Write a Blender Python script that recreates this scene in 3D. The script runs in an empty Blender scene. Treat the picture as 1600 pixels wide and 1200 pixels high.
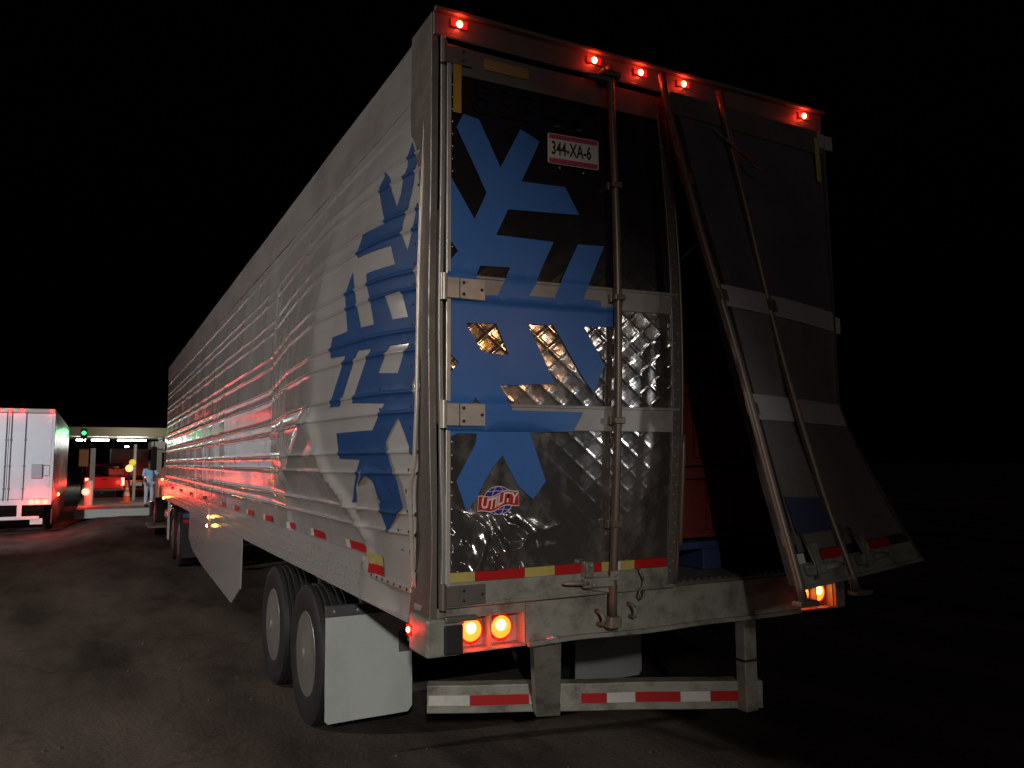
import bpy, bmesh, math, random
import numpy as np
from mathutils import Vector, Matrix, noise
random.seed(7)
R = math.radians
scene = bpy.context.scene
COL = scene.collection

# ---------------------------------------------------------------- camera
cam_d = bpy.data.cameras.new('camera'); cam = bpy.data.objects.new('camera', cam_d); COL.objects.link(cam)
cam_d.sensor_width = 36.0; cam_d.lens = 1253.98 / 1600 * 36.0
cam_d.clip_start = 0.05; cam_d.clip_end = 1500
yaw, pit, rol = R(27.308), R(5.558), R(-0.29)
Fw = Vector((math.sin(yaw)*math.cos(pit), math.cos(yaw)*math.cos(pit), math.sin(pit)))
R0 = Vector((math.cos(yaw), -math.sin(yaw), 0)); U0 = R0.cross(Fw)
Rt = math.cos(rol)*R0 + math.sin(rol)*U0; Up = -math.sin(rol)*R0 + math.cos(rol)*U0
m = Matrix((Rt, Up, -Fw)).transposed().to_4x4(); m.translation = (-1.3948, -3.497, 1.9134)
cam.matrix_world = m
scene.camera = cam
# ---------------------------------------------------------------- night sky, moon-weak sun, exposure
w = bpy.data.worlds.new('World'); scene.world = w; w.use_nodes = True
nt = w.node_tree; nt.nodes.clear()
sky = nt.nodes.new('ShaderNodeTexSky'); sky.sky_type = 'NISHITA'; sky.sun_disc = False
sky.sun_elevation = R(-4); sky.sun_rotation = R(202)
bg = nt.nodes.new('ShaderNodeBackground'); bg.inputs['Strength'].default_value = 0.006
wo = nt.nodes.new('ShaderNodeOutputWorld')
nt.links.new(sky.outputs[0], bg.inputs[0]); nt.links.new(bg.outputs[0], wo.inputs[0])
sd = bpy.data.lights.new('sun', 'SUN'); sd.energy = 0.05; sd.angle = R(0.5); sd.color = (1, .84, .80)
sun = bpy.data.objects.new('sun', sd); COL.objects.link(sun)
sun.rotation_euler = Vector((.34, .85, -.32)).to_track_quat('-Z', 'Y').to_euler()
scene.view_settings.view_transform = 'Standard'; scene.view_settings.look = 'None'
scene.view_settings.exposure = 0; scene.view_settings.gamma = 1; scene.view_settings.use_curve_mapping = False
scene.render.engine = 'CYCLES'
cy = scene.cycles
cy.use_denoising = True; cy.max_bounces = 7; cy.glossy_bounces = 4; cy.diffuse_bounces = 3
cy.sample_clamp_indirect = 4.0; cy.sample_clamp_direct = 0; cy.blur_glossy = 0.5
cy.caustics_reflective = True; cy.caustics_refractive = False

# ---------------------------------------------------------------- materials
MATS = {}
def mat(name, col, rough=.5, metal=0., spec=.5, coat=0., emit=None, estr=0., var=0., vscale=6., rvar=0., bump=0., bscale=60., dirt=0., dcol=(.05,.04,.03), dscale=3., stretch=(1,1,1)):
    if name in MATS: return MATS[name]
    mt = bpy.data.materials.new(name); mt.use_nodes = True; t = mt.node_tree; b = t.nodes['Principled BSDF']
    N = t.nodes.new; L = t.links.new
    b.inputs['Base Color'].default_value = (*col, 1); b.inputs['Roughness'].default_value = rough
    b.inputs['Metallic'].default_value = metal; b.inputs['Specular IOR Level'].default_value = spec
    b.inputs['Coat Weight'].default_value = coat; b.inputs['Coat Roughness'].default_value = .12
    if emit:
        b.inputs['Emission Color'].default_value = (*emit, 1); b.inputs['Emission Strength'].default_value = estr
    if var or rvar or bump or dirt:
        tc = N('ShaderNodeTexCoord'); mp = N('ShaderNodeMapping'); L(tc.outputs['Object'], mp.inputs[0]); mp.inputs['Scale'].default_value = stretch
        cur = None
        if var:
            n = N('ShaderNodeTexNoise'); n.inputs['Scale'].default_value = vscale; n.inputs['Detail'].default_value = 6; L(mp.outputs[0], n.inputs['Vector'])
            mx = N('ShaderNodeMix'); mx.data_type = 'RGBA'; L(n.outputs[0], mx.inputs[0])
            mx.inputs[6].default_value = (*[c*(1-var) for c in col], 1); mx.inputs[7].default_value = (*[min(1, c*(1+var)) for c in col], 1)
            L(mx.outputs[2], b.inputs['Base Color']); cur = mx.outputs[2]
        if dirt:
            n2 = N('ShaderNodeTexNoise'); n2.inputs['Scale'].default_value = dscale; n2.inputs['Detail'].default_value = 9; n2.inputs['Roughness'].default_value = .68
            L(mp.outputs[0], n2.inputs['Vector'])
            rp = N('ShaderNodeValToRGB'); rp.color_ramp.elements[0].position = .47; rp.color_ramp.elements[1].position = .72; L(n2.outputs[0], rp.inputs[0])
            ml = N('ShaderNodeMath'); ml.operation = 'MULTIPLY'; ml.inputs[1].default_value = dirt; L(rp.outputs[0], ml.inputs[0])
            m2 = N('ShaderNodeMix'); m2.data_type = 'RGBA'; L(ml.outputs[0], m2.inputs[0])
            if cur: L(cur, m2.inputs[6])
            else: m2.inputs[6].default_value = (*col, 1)
            m2.inputs[7].default_value = (*dcol, 1); L(m2.outputs[2], b.inputs['Base Color'])
            if metal == 1:
                im = N('ShaderNodeMath'); im.operation = 'MULTIPLY_ADD'; L(ml.outputs[0], im.inputs[0]); im.inputs[1].default_value = -1.0; im.inputs[2].default_value = .92; L(im.outputs[0], b.inputs['Metallic'])
            if metal > .5 or rough < .4:
                ar = N('ShaderNodeMath'); ar.operation = 'MULTIPLY_ADD'; L(ml.outputs[0], ar.inputs[0]); ar.inputs[1].default_value = .45; ar.inputs[2].default_value = rough
                L(ar.outputs[0], b.inputs['Roughness'])
        if rvar:
            n3 = N('ShaderNodeTexNoise'); n3.inputs['Scale'].default_value = vscale*2.3; n3.inputs['Detail'].default_value = 5; L(mp.outputs[0], n3.inputs['Vector'])
            mr = N('ShaderNodeMapRange'); mr.inputs[3].default_value = max(.02, rough-rvar); mr.inputs[4].default_value = min(1, rough+rvar)
            L(n3.outputs[0], mr.inputs[0]); L(mr.outputs[0], b.inputs['Roughness'])
        if bump:
            n4 = N('ShaderNodeTexNoise'); n4.inputs['Scale'].default_value = bscale; n4.inputs['Detail'].default_value = 5; L(mp.outputs[0], n4.inputs['Vector'])
            bp = N('ShaderNodeBump'); bp.inputs['Strength'].default_value = bump; bp.inputs['Distance'].default_value = .01; L(n4.outputs[0], bp.inputs['Height'])
            L(bp.outputs[0], b.inputs['Normal'])
    MATS[name] = mt
    return mt
M_wall = mat('side_white_paint', (.43, .415, .40), .15, coat=.3, var=.08, vscale=2., dirt=.20, dcol=(.22, .18, .15), dscale=2.2, bump=.02, bscale=14, stretch=(1, .35, 1.6))
M_rail = mat('rail_aluminium', (.34, .32, .30), .42, .3, var=.14, vscale=5, dirt=.5, dcol=(.10, .075, .06), dscale=4, stretch=(1, .3, 1))
M_steel = mat('polished_steel', (.52, .47, .44), .12, 1., dirt=.26, dcol=(.09, .045, .028), dscale=5, stretch=(1, 1, .6))  # dirt tint also stands in for brown lit ground reflected in the steel
M_steel_top = mat('polished_steel_black_sky', (.05, .04, .04), .2, .7, dirt=.5, dcol=(.016, .010, .009), dscale=2.2)  # same steel, its reflection of black sky put into a dark colour
M_far_top = mat('dull_steel_dim_sheen', (.13, .115, .14), .4, .2, var=.25, vscale=3, dirt=.5, dcol=(.05, .035, .035), dscale=2.5)  # tint put in for a faint sheen; hardly any light reaches this panel
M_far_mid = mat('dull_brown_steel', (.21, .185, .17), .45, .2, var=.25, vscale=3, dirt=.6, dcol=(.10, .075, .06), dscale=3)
M_frame = mat('frame_metal', (.23, .20, .175), .40, .55, var=.15, vscale=7, dirt=.55, dcol=(.09, .07, .055), dscale=6, bump=.04, bscale=90)
M_sill = mat('sill_metal', (.33, .32, .27), .55, .2, var=.25, vscale=9, dirt=.85, dcol=(.085, .074, .055), dscale=7, bump=.06, bscale=70)
M_strap = mat('strap_metal', (.42, .37, .33), .42, .35, var=.1, vscale=8, dirt=.4, dcol=(.15, .11, .09), dscale=7)
M_strap_far = mat('strap_metal_brightened', (.46, .40, .40), .5, .1, var=.1, vscale=8, dirt=.4, dcol=(.3, .25, .24), dscale=7)  # strap metal lightened to make up for weak light on the far door
M_hinge = mat('hinge_metal', (.62, .54, .47), .35, .4, var=.12, vscale=12, dirt=.3, dcol=(.2, .15, .1), dscale=9)
M_rod = mat('rod_metal', (.22, .165, .125), .42, .5, var=.2, vscale=9, dirt=.5, dcol=(.1, .06, .04), dscale=9)
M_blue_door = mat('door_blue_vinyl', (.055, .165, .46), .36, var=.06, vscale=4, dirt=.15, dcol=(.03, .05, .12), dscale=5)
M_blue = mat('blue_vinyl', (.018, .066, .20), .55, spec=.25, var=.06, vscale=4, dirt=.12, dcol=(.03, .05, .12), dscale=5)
M_darkblue = mat('dark_blue_vinyl', (.004, .004, .018), .35)
M_black = mat('black_rubber', (.018, .018, .018), .6, bump=.1, bscale=80)
M_tyre = mat('tyre_rubber', (.022, .022, .023), .62, var=.25, vscale=10, dirt=.5, dcol=(.045, .038, .03), dscale=8, bump=.1, bscale=60)
M_cover = mat('wheel_cover_metal', (.33, .31, .28), .42, .5, var=.1, dirt=.5, dcol=(.15, .12, .1), dscale=4)
M_flap = mat('flap_white', (.56, .60, .575), .5, var=.07, vscale=4, dirt=.4, dcol=(.34, .36, .32), dscale=3.5, stretch=(1, 1, .5))
M_flapbar = mat('flap_bar', (.10, .115, .115), .5, .3, var=.2, vscale=9)
M_tapered = mat('tape_red', (.50, .012, .012), .4, var=.15, vscale=14, dirt=.35, dcol=(.2, .02, .015), dscale=12)
M_tapewhite = mat('tape_white', (.66, .65, .60), .4, var=.1, vscale=10, dirt=.35, dcol=(.3, .28, .24), dscale=11)
M_tapeyellow = mat('tape_yellow', (.52, .41, .12), .45, var=.15, vscale=9, dirt=.4, dcol=(.22, .16, .06), dscale=10)
M_amberstick = mat('sticker_amber', (.50, .27, .04), .45, var=.08, vscale=9)
M_red_lit = mat('lit_red_lens', (.5, .02, .01), .3, emit=(1, .085, .03), estr=60)
M_red_dim = mat('dim_red_lens', (.5, .02, .01), .25, emit=(1, .03, .015), estr=.2)
M_tail_core = mat('lit_tail_core', (.8, .3, .05), .3, emit=(1, .56, .13), estr=9)
M_tail = mat('lit_tail_lens', (.7, .12, .03), .3, emit=(1, .22, .02), estr=2.6)
M_tail_rim = mat('tail_rim_red', (.35, .01, .01), .3, emit=(1, .015, .008), estr=.22)
M_amber_lit = mat('lit_amber_lens', (.6, .2, .02), .3, emit=(1, .42, .06), estr=28)
M_white_paint = mat('white_paint', (.66, .66, .64), .4, var=.06, dirt=.2, dcol=(.3, .28, .26))
M_text = mat('black_ink', (.015, .013, .013), .5)
M_plate = mat('plate_white', (.72, .66, .58), .4, var=.04)
M_pink = mat('plate_pink', (.55, .05, .12), .4)
M_logo_red = mat('logo_red', (.50, .02, .012), .35)
M_logo_white = mat('logo_white', (.80, .62, .60), .35)
M_logo_blue = mat('logo_blue', (.03, .03, .26), .35)
M_rivet = mat('rivet_metal', (.5, .46, .42), .35, .6)
M_dark = mat('underbody_black', (.022, .02, .02), .7)
M_liner = mat('inner_liner', (.28, .27, .25), .5)
M_floor = mat('floor_aluminium', (.30, .28, .25), .4, .7, dirt=.5, dcol=(.08, .06, .05))
M_crate = mat('crate_red', (.19, .030, .020), .5, var=.2, vscale=6, dirt=.3, dcol=(.1, .01, .008))
M_pallet = mat('pallet_blue', (.04, .055, .15), .5, var=.15, vscale=8)
M_orange = mat('orange_plastic', (.6, .17, .02), .45)
M_sticker = mat('sticker_grey', (.12, .10, .10), .5)
M_glass = mat('dark_glass', (.01, .012, .014), .06, spec=.8)
M_chrome = mat('chrome', (.7, .7, .7), .12, 1.)
M_greywall = mat('kiosk_wall', (.36, .37, .33), .6, var=.1)

# ---------------------------------------------------------------- mesh helpers
def link(name, me, parent=None):
    o = bpy.data.objects.new(name, me); COL.objects.link(o)
    if parent: o.parent = parent
    return o
def tag(o, label=None, cat=None, group=None, kind=None):
    if label: o['label'] = label
    if cat: o['category'] = cat
    if group: o['group'] = group
    if kind: o['kind'] = kind
    return o
def empty(name, loc=(0, 0, 0), rz=0):
    o = bpy.data.objects.new(name, None); COL.objects.link(o); o.location = loc; o.rotation_euler = (0, 0, rz); o.empty_display_size = .1
    return o
class MB:
    def __init__(s): s.v = []; s.f = []
    def add(s, vs, fs):
        n = len(s.v); s.v += [tuple(p) for p in vs]; s.f += [tuple(i+n for i in f) for f in fs]; return s
    def box(s, x0, x1, y0, y1, z0, z1, n=(1, 1, 1)):
        nx, ny, nz = n
        def face(fn, a, b):
            vs = [fn(i/a, j/b) for j in range(b+1) for i in range(a+1)]
            fs = [(j*(a+1)+i, j*(a+1)+i+1, (j+1)*(a+1)+i+1, (j+1)*(a+1)+i) for j in range(b) for i in range(a)]
            s.add(vs, fs)
        lx = lambda t: x0+(x1-x0)*t
        ly = lambda t: y0+(y1-y0)*t
        lz = lambda t: z0+(z1-z0)*t
        face(lambda a, b: (lx(a), y0, lz(b)), nx, nz); face(lambda a, b: (lx(1-a), y1, lz(b)), nx, nz)
        face(lambda a, b: (x0, ly(1-a), lz(b)), ny, nz); face(lambda a, b: (x1, ly(a), lz(b)), ny, nz)
        face(lambda a, b: (lx(a), ly(b), z1), nx, ny); face(lambda a, b: (lx(a), ly(1-b), z0), nx, ny)
        return s
    def tube(s, pts, r, n=10, cap=True, flat=1.0):
        pts = [Vector(p) for p in pts]; rs = r if isinstance(r, (list, tuple)) else [r]*len(pts)
        base = len(s.v); prev = None
        for i, p in enumerate(pts):
            t = (pts[min(i+1, len(pts)-1)]-pts[max(i-1, 0)]).normalized()
            if prev is None:
                a = Vector((0, 0, 1)) if abs(t.z) < .9 else Vector((0, 1, 0))
                u = t.cross(a).normalized()
            else: u = (prev-t*prev.dot(t)).normalized()
            prev = u; v_ = t.cross(u)
            for k in range(n):
                an = 2*math.pi*k/n
                s.v.append(tuple(p+u*math.cos(an)*rs[i]+v_*math.sin(an)*rs[i]*flat))
        for i in range(len(pts)-1):
            for k in range(n):
                a = base+i*n+k; b = base+i*n+(k+1) % n
                s.f.append((a, b, b+n, a+n))
        if cap:
            s.f.append(tuple(base+k for k in range(n))[::-1]); e = base+(len(pts)-1)*n
            s.f.append(tuple(e+k for k in range(n)))
        return s
    def cyl(s, a, b, r, n=20): return s.tube([a, b], r, n)
    def lathe(s, prof, c, axis='x', n=40):
        base = len(s.v)
        for (r, h) in prof:
            for k in range(n):
                a = 2*math.pi*k/n; p, q = r*math.cos(a), r*math.sin(a)
                if axis == 'x': s.v.append((c[0]+h, c[1]+p, c[2]+q))
                elif axis == 'y': s.v.append((c[0]+p, c[1]+h, c[2]+q))
                else: s.v.append((c[0]+p, c[1]+q, c[2]+h))
        for i in range(len(prof)-1):
            for k in range(n):
                a = base+i*n+k; b = base+i*n+(k+1) % n
                s.f.append((a, b, b+n, a+n))
        return s
    def prism(s, poly, fn0, fn1):
        n = len(poly); a = [fn0(*p) for p in poly]; b = [fn1(*p) for p in poly]
        s.add(a+b, [tuple(range(n)), tuple(range(2*n-1, n-1, -1))]+[(i, i+n, (i+1) % n+n, (i+1) % n) for i in range(n)]); return s
    def grid(s, fn, us, vs_, flip=False):
        a, b = len(us), len(vs_)
        vs = [fn(u, v) for v in vs_ for u in us]
        fs = [(j*a+i, j*a+i+1, (j+1)*a+i+1, (j+1)*a+i) for j in range(b-1) for i in range(a-1)]
        if flip: fs = [f[::-1] for f in fs]
        return s.add(vs, fs)
    def dome(s, c, r, d, axis, n=16, rings=4):
        # shallow lens cap bulging along axis
        prof = [(r*math.cos(k/rings*math.pi/2)+1e-4, d*math.sin(k/rings*math.pi/2)) for k in range(rings+1)]
        return s.lathe([(r, -abs(d)*.2*(1 if d > 0 else -1))]+prof, c, axis, n)
    def build(s, name, material, parent=None, smooth=False, deform=None, bevel=0, fix=True):
        me = bpy.data.meshes.new(name)
        v = [deform(*p) for p in s.v] if deform else s.v
        me.from_pydata(v, [], s.f); me.update()
        if fix:
            bm = bmesh.new(); bm.from_mesh(me); bmesh.ops.remove_doubles(bm, verts=bm.verts, dist=1e-5)
            bmesh.ops.recalc_face_normals(bm, faces=bm.faces); bm.to_mesh(me); bm.free()
        if material: me.materials.append(material)
        if smooth:
            for p in me.polygons: p.use_smooth = True
        o = link(name, me, parent)
        if smooth == 'auto': 
            try: me.set_sharp_from_angle(angle=R(38))
            except Exception: pass
        if bevel:
            md = o.modifiers.new('bevel', 'BEVEL'); md.width = bevel; md.segments = 2; md.limit_method = 'ANGLE'
            md.harden_normals = False
        return o
def text_mesh(body, size, material, parent, fn, name, extrude=0., shear=0., sx=1., bold=0.):
    cu = bpy.data.curves.new('text', 'FONT'); cu.body = body; cu.size = size; cu.align_x = 'CENTER'; cu.align_y = 'CENTER'; cu.shear = shear; cu.offset = bold; cu.resolution_u = 4
    tmp = bpy.data.objects.new('text', cu); COL.objects.link(tmp)
    dg = bpy.context.evaluated_depsgraph_get(); me = bpy.data.meshes.new_from_object(tmp.evaluated_get(dg))
    bpy.data.objects.remove(tmp)
    for v in me.vertices: v.co = fn(v.co.x*sx, v.co.y)
    me.name = name; me.materials.clear(); me.materials.append(material)
    return link(name, me, parent)
def decal(name, outer, holes, cu, cv, fn, material, parent):
    # a flat vinyl outline cut along grid lines and laid on a surface by fn(a, b)
    bm = bmesh.new()
    for loop in [outer]+holes:
        vs = [bm.verts.new((a, b, 0)) for a, b in loop]
        for i in range(len(vs)): bm.edges.new((vs[i], vs[(i+1) % len(vs)]))
    bmesh.ops.triangle_fill(bm, use_beauty=True, use_dissolve=False, edges=bm.edges[:])
    for c in cu:
        bmesh.ops.bisect_plane(bm, geom=bm.verts[:]+bm.edges[:]+bm.faces[:], dist=1e-6, plane_co=(c, 0, 0), plane_no=(1, 0, 0))
    for c in cv:
        bmesh.ops.bisect_plane(bm, geom=bm.verts[:]+bm.edges[:]+bm.faces[:], dist=1e-6, plane_co=(0, c, 0), plane_no=(0, 1, 0))
    for v in bm.verts: v.co = fn(v.co.x, v.co.y)
    me = bpy.data.meshes.new(name); bm.to_mesh(me); bm.free(); me.materials.append(material)
    for p in me.polygons: p.use_smooth = True
    return link(name, me, parent)
def point_light(name, loc, power, color, radius, parent=None):
    l = bpy.data.lights.new(name, 'POINT'); l.energy = power; l.color = color; l.shadow_soft_size = radius
    o = bpy.data.objects.new(name, l); COL.objects.link(o); o.location = loc
    if parent: o.parent = parent
    return o
def spot_light(name, loc, target, power, color, size, blend, radius, parent=None):
    l = bpy.data.lights.new(name, 'SPOT'); l.energy = power; l.color = color; l.spot_size = R(size); l.spot_blend = blend; l.shadow_soft_size = radius
    o = bpy.data.objects.new(name, l); COL.objects.link(o); o.location = loc
    base = Vector(parent.location) if parent else Vector((0, 0, 0))
    o.rotation_euler = (Vector(target)-Vector(loc)-base).to_track_quat('-Z', 'Y').to_euler()
    if parent: o.parent = parent
    return o

# ---------------------------------------------------------------- ground
def ground_h(x, y):
    if y > 120 or abs(x) > 60 or y < -40: return 0
    h = noise.noise((x*.5, y*.22, 0))*.022+noise.noise((x*1.7, y*.9, 3))*.010
    for cx, wd, dp in ((-.95, .35, .022), (-1.75, .4, .018), (-4.6, .5, .02)):
        h -= dp*math.exp(-((x-cx+.12*math.sin(y*.35))/wd)**2)
    for px, py, rx, ry, dp in ((-1.3, 5.6, .5, .3, .035), (-1.5, 8.2, .45, .35, .03), (-2.3, 5.0, .5, .28, .035), (-2.5, 3.2, .3, .2, .03), (-1.6, 14, .7, .8, .03)):
        h -= dp*math.exp(-((x-px)/rx)**2-((y-py)/ry)**2)
    dip = -.35*max(0, min(1, (y-12)/14))*max(0, min(1, (-1.3-x)/1.1))
    k = 1 if not (-.5 < x < 3.1 and -.5 < y < 22) else .25
    return h*k-.004+dip
def axis_pts(a, b, fine0, fine1, step, coarse):
    out = []; t = a
    while t < b:
        out.append(t); t += step if fine0 <= t < fine1 else coarse
    return out+[b]
gx = axis_pts(-500, 500, -9, 5, .12, 8) ; gy = axis_pts(-300, 900, -4, 26, .16, 9)
gx = sorted(set([round(v, 3) for v in gx])); gy = sorted(set([round(v, 3) for v in gy]))
M_gnd = bpy.data.materials.new('asphalt'); M_gnd.use_nodes = True
t = M_gnd.node_tree; b = t.nodes['Principled BSDF']; N = t.nodes.new; L = t.links.new
tc = N('ShaderNodeTexCoord'); n1 = N('ShaderNodeTexNoise'); n1.inputs['Scale'].default_value = .55; n1.inputs['Detail'].default_value = 8; n1.inputs['Roughness'].default_value = .6
mpg = N('ShaderNodeMapping'); mpg.inputs['Scale'].default_value = (1.6, .45, 1); L(tc.outputs['Object'], mpg.inputs[0]); L(mpg.outputs[0], n1.inputs['Vector'])
r1 = N('ShaderNodeValToRGB'); L(n1.outputs[0], r1.inputs[0]); e = r1.color_ramp.elements
e[0].position = .34; e[0].color = (.028, .023, .019, 1); e[1].position = .66; e[1].color = (.155, .125, .10, 1)
em = r1.color_ramp.elements.new(.5); em.color = (.092, .074, .060, 1)
n2 = N('ShaderNodeTexNoise'); n2.inputs['Scale'].default_value = 55; n2.inputs['Detail'].default_value = 4; L(tc.outputs['Object'], n2.inputs['Vector'])
mr = N('ShaderNodeMapRange'); mr.inputs[3].default_value = .55; mr.inputs[4].default_value = 1.45; L(n2.outputs[0], mr.inputs[0])
mm = N('ShaderNodeMix'); mm.data_type = 'RGBA'; mm.blend_type = 'MULTIPLY'; mm.inputs[0].default_value = 1; L(r1.outputs[0], mm.inputs[6]); L(mr.outputs[0], mm.inputs[7])
vo = N('ShaderNodeTexVoronoi'); vo.feature = 'DISTANCE_TO_EDGE'; vo.inputs['Scale'].default_value = .55
nd = N('ShaderNodeTexNoise'); nd.inputs['Scale'].default_value = 1.7; nd.inputs['Detail'].default_value = 6; L(tc.outputs['Object'], nd.inputs['Vector'])
va = N('ShaderNodeVectorMath'); va.operation = 'MULTIPLY_ADD'; L(nd.outputs['Color'], va.inputs[0]); va.inputs[1].default_value = (1.3, 1.3, 0); L(tc.outputs['Object'], va.inputs[2]); L(va.outputs[0], vo.inputs['Vector'])
vr = N('ShaderNodeMapRange'); vr.inputs[1].default_value = .0; vr.inputs[2].default_value = .022; vr.inputs[3].default_value = .72; vr.inputs[4].default_value = 1; L(vo.outputs['Distance'], vr.inputs[0])
mc = N('ShaderNodeMix'); mc.data_type = 'RGBA'; mc.blend_type = 'MULTIPLY'; mc.inputs[0].default_value = 1; L(mm.outputs[2], mc.inputs[6]); L(vr.outputs[0], mc.inputs[7])
L(mc.outputs[2], b.inputs['Base Color']); b.inputs['Roughness'].default_value = .8; b.inputs['Specular IOR Level'].default_value = .25
n3 = N('ShaderNodeTexNoise'); n3.inputs['Scale'].default_value = 28; n3.inputs['Detail'].default_value = 8; L(tc.outputs['Object'], n3.inputs['Vector'])
bp = N('ShaderNodeBump'); bp.inputs['Strength'].default_value = .5; bp.inputs['Distance'].default_value = .02; L(n3.outputs[0], bp.inputs['Height']); L(bp.outputs[0], b.inputs['Normal'])
g = MB().grid(lambda x, y: (x, y, ground_h(x, y)), gx, gy).build('ground', M_gnd, smooth=True, fix=False)
tag(g, 'dark worn asphalt yard with ruts and dirt', 'ground', kind='structure')

gr = MB(); rg_ = random.Random(3)
for k in range(1500):
    x = rg_.uniform(-7, 3.2); y = -3+rg_.random()**1.6*24; r_ = .006+.022*rg_.random()**3; z = ground_h(x, y)
    q_ = [(rg_.uniform(.7, 1.3)*r_) for _ in range(6)]
    gr.add([(x+q_[0], y, z), (x, y+q_[1], z), (x-q_[2], y, z), (x, y-q_[3], z), (x, y, z+q_[4]*.8)], [(0, 1, 4), (1, 2, 4), (2, 3, 4), (3, 0, 4)])
o = gr.build('gravel', mat('gravel_stone', (.085, .07, .058), .8, var=.4, vscale=2), fix=False); tag(o, 'loose grit and small stones scattered over the asphalt', 'gravel', kind='stuff')

# ================================================================ THE TRAILER
T = empty('refrigerated_trailer')
tag(T, 'large dented white refrigerated trailer with blue snowflakes and a bent open rear door', 'trailer')
LEN, WID, TOP = 16.15, 2.6, 4.11
def smooth_table(xs, ys, lo, hi, n=800, k=9):
    g_ = np.linspace(lo, hi, n); v_ = np.interp(g_, xs, ys)
    ker = np.ones(k)/k; pad = np.pad(v_, (k//2, k//2), mode='edge'); return g_, np.convolve(pad, ker, mode='valid')
TY = smooth_table([0, .1, .3, .5, .75, 1.3, 1.8, 2.2, 2.7, 3.1, 3.5, 3.7, 3.9, 4.5, 6, 8, 12, 16.2], [0, .035, .13, .18, .22, .275, .245, .225, .165, .125, .09, .055, .05, .045, .05, .035, .015, 0], 0, 16.2, 1600, 17)
TZ = smooth_table([1.0, 1.38, 1.6, 1.9, 2.2, 2.5, 2.84, 3.16, 3.5, 3.78, 4.2], [0, 0, .3, .8, 1., 1., .9, .68, .36, 0, 0], 1.0, 4.2, 640, 41)
RIBS = [3.683, 3.457, 3.362, 3.16, 3.06, 2.845, 2.755, 2.553, 2.455, 2.256, 2.158, 1.965, 1.862, 1.665, 1.565]
CREASE = [  # polyline (y, z), height outward, half width
    ([(2.64, 2.16), (2.68, 1.86), (2.95, 1.56), (3.0, 1.4)], .032, .10),
    ([(1.47, 2.17), (2.0, 1.99), (2.72, 1.80)], .045, .11),
    ([(1.29, 2.17), (1.26, 1.98), (1.17, 1.80), (1.04, 1.67), (.86, 1.52)], .050, .09),
    ([(.57, 1.85), (.70, 1.76), (.84, 1.64)], .040, .07),
    ([(.50, 1.86), (.46, 1.72)], .014, .06),
    ([(3.62, 3.45), (3.58, 3.0), (3.55, 2.5), (3.6, 2.2)], -.018, .09),
    ([(3.40, 3.3), (3.42, 2.6)], .010, .06),
    ([(.92, 1.50), (.86, 1.38), (.90, 1.28)], .024, .06),
]
def seg_d(p, a, b):
    ax, ay = a; bx, by = b; dx, dy = bx-ax, by-ay; t_ = max(0, min(1, ((p[0]-ax)*dx+(p[1]-ay)*dy)/(dx*dx+dy*dy)))
    return math.hypot(p[0]-ax-t_*dx, (p[1]-ay-t_*dy))
def rib_h(z):
    h = 0
    for r in RIBS:
        d = abs(z-r)
        if d < .0155: h = max(h, .011*(.5+.5*math.cos(math.pi*d/.0155)))
    return h
def wall_x(y, z, ribs=True):
    x = -float(np.interp(y, *TY))*float(np.interp(z, *TZ))
    if y < 4.2 and z < 3.6:
        for pl, a, wd in CREASE:
            d = min(seg_d((y, z), pl[i], pl[i+1]) for i in range(len(pl)-1))
            if d < wd: x -= a*(1-d/wd)**1.6
        # hollow between the arms of the crumple
        x += .030*math.exp(-((y-1.75)/.45)**2-((z-1.72)/.16)**2)
    amp = .0035 if y > 4 else .005
    x += amp*noise.noise((y*1.1, z*1.6, 7.))+.0034*noise.noise((y*4.3, z*1.5, 2.))+.0016*noise.noise((y*11., z*2.5, 5.))
    x -= .003*math.sin(2*math.pi*(y-.09)/1.235)
    if ribs: x -= rib_h(z)
    return x
def edge_y(z): return float(np.interp(z, [1.2, 1.34, 1.8, 1.9, 2.2, 3.9], [.25, .24, .165, .125, .10, .085]))
def warp_y(y, z): return y+(edge_y(z)-.09)*max(0, 1-(y-.09)/.8)
ZR = set([1.385, 3.785])
for r in RIBS:
    for d in (-.016, -.0105, -.005, 0, .005, .0105, .016): ZR.add(round(r+d, 4))
srt = sorted(ZR); extra = []
for a, b_ in zip(srt, srt[1:]):
    gap = b_-a
    if gap > .05:
        k = int(gap/.035); extra += [round(a+gap*(i+1)/(k+1), 4) for i in range(k)]
ZROWS = sorted(srt+extra)
YB = [.09]
while YB[-1] < LEN-.3: YB.append(min(YB[-1]+1.235, LEN))
YB[-1] = LEN
YCUTS = []
for i in range(len(YB)-1):
    y0, y1 = YB[i], YB[i+1]; step = .036 if y0 < 4.5 else .06
    k = max(2, int((y1-y0)/step)); ys = [y0+.0015+(y1-y0-.003)*j/k for j in range(k+1)]
    if y0 < 2: YCUTS += ys
    MB().grid(lambda y, z: (wall_x(y, z), warp_y(y, z), z), ys, ZROWS, flip=True).build('side_panel', M_wall, T, smooth=True, fix=False)
MB().box(.30, .34, .3, LEN-.02, 1.2, 3.95).build('inner_wall', M_liner, T)
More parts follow.
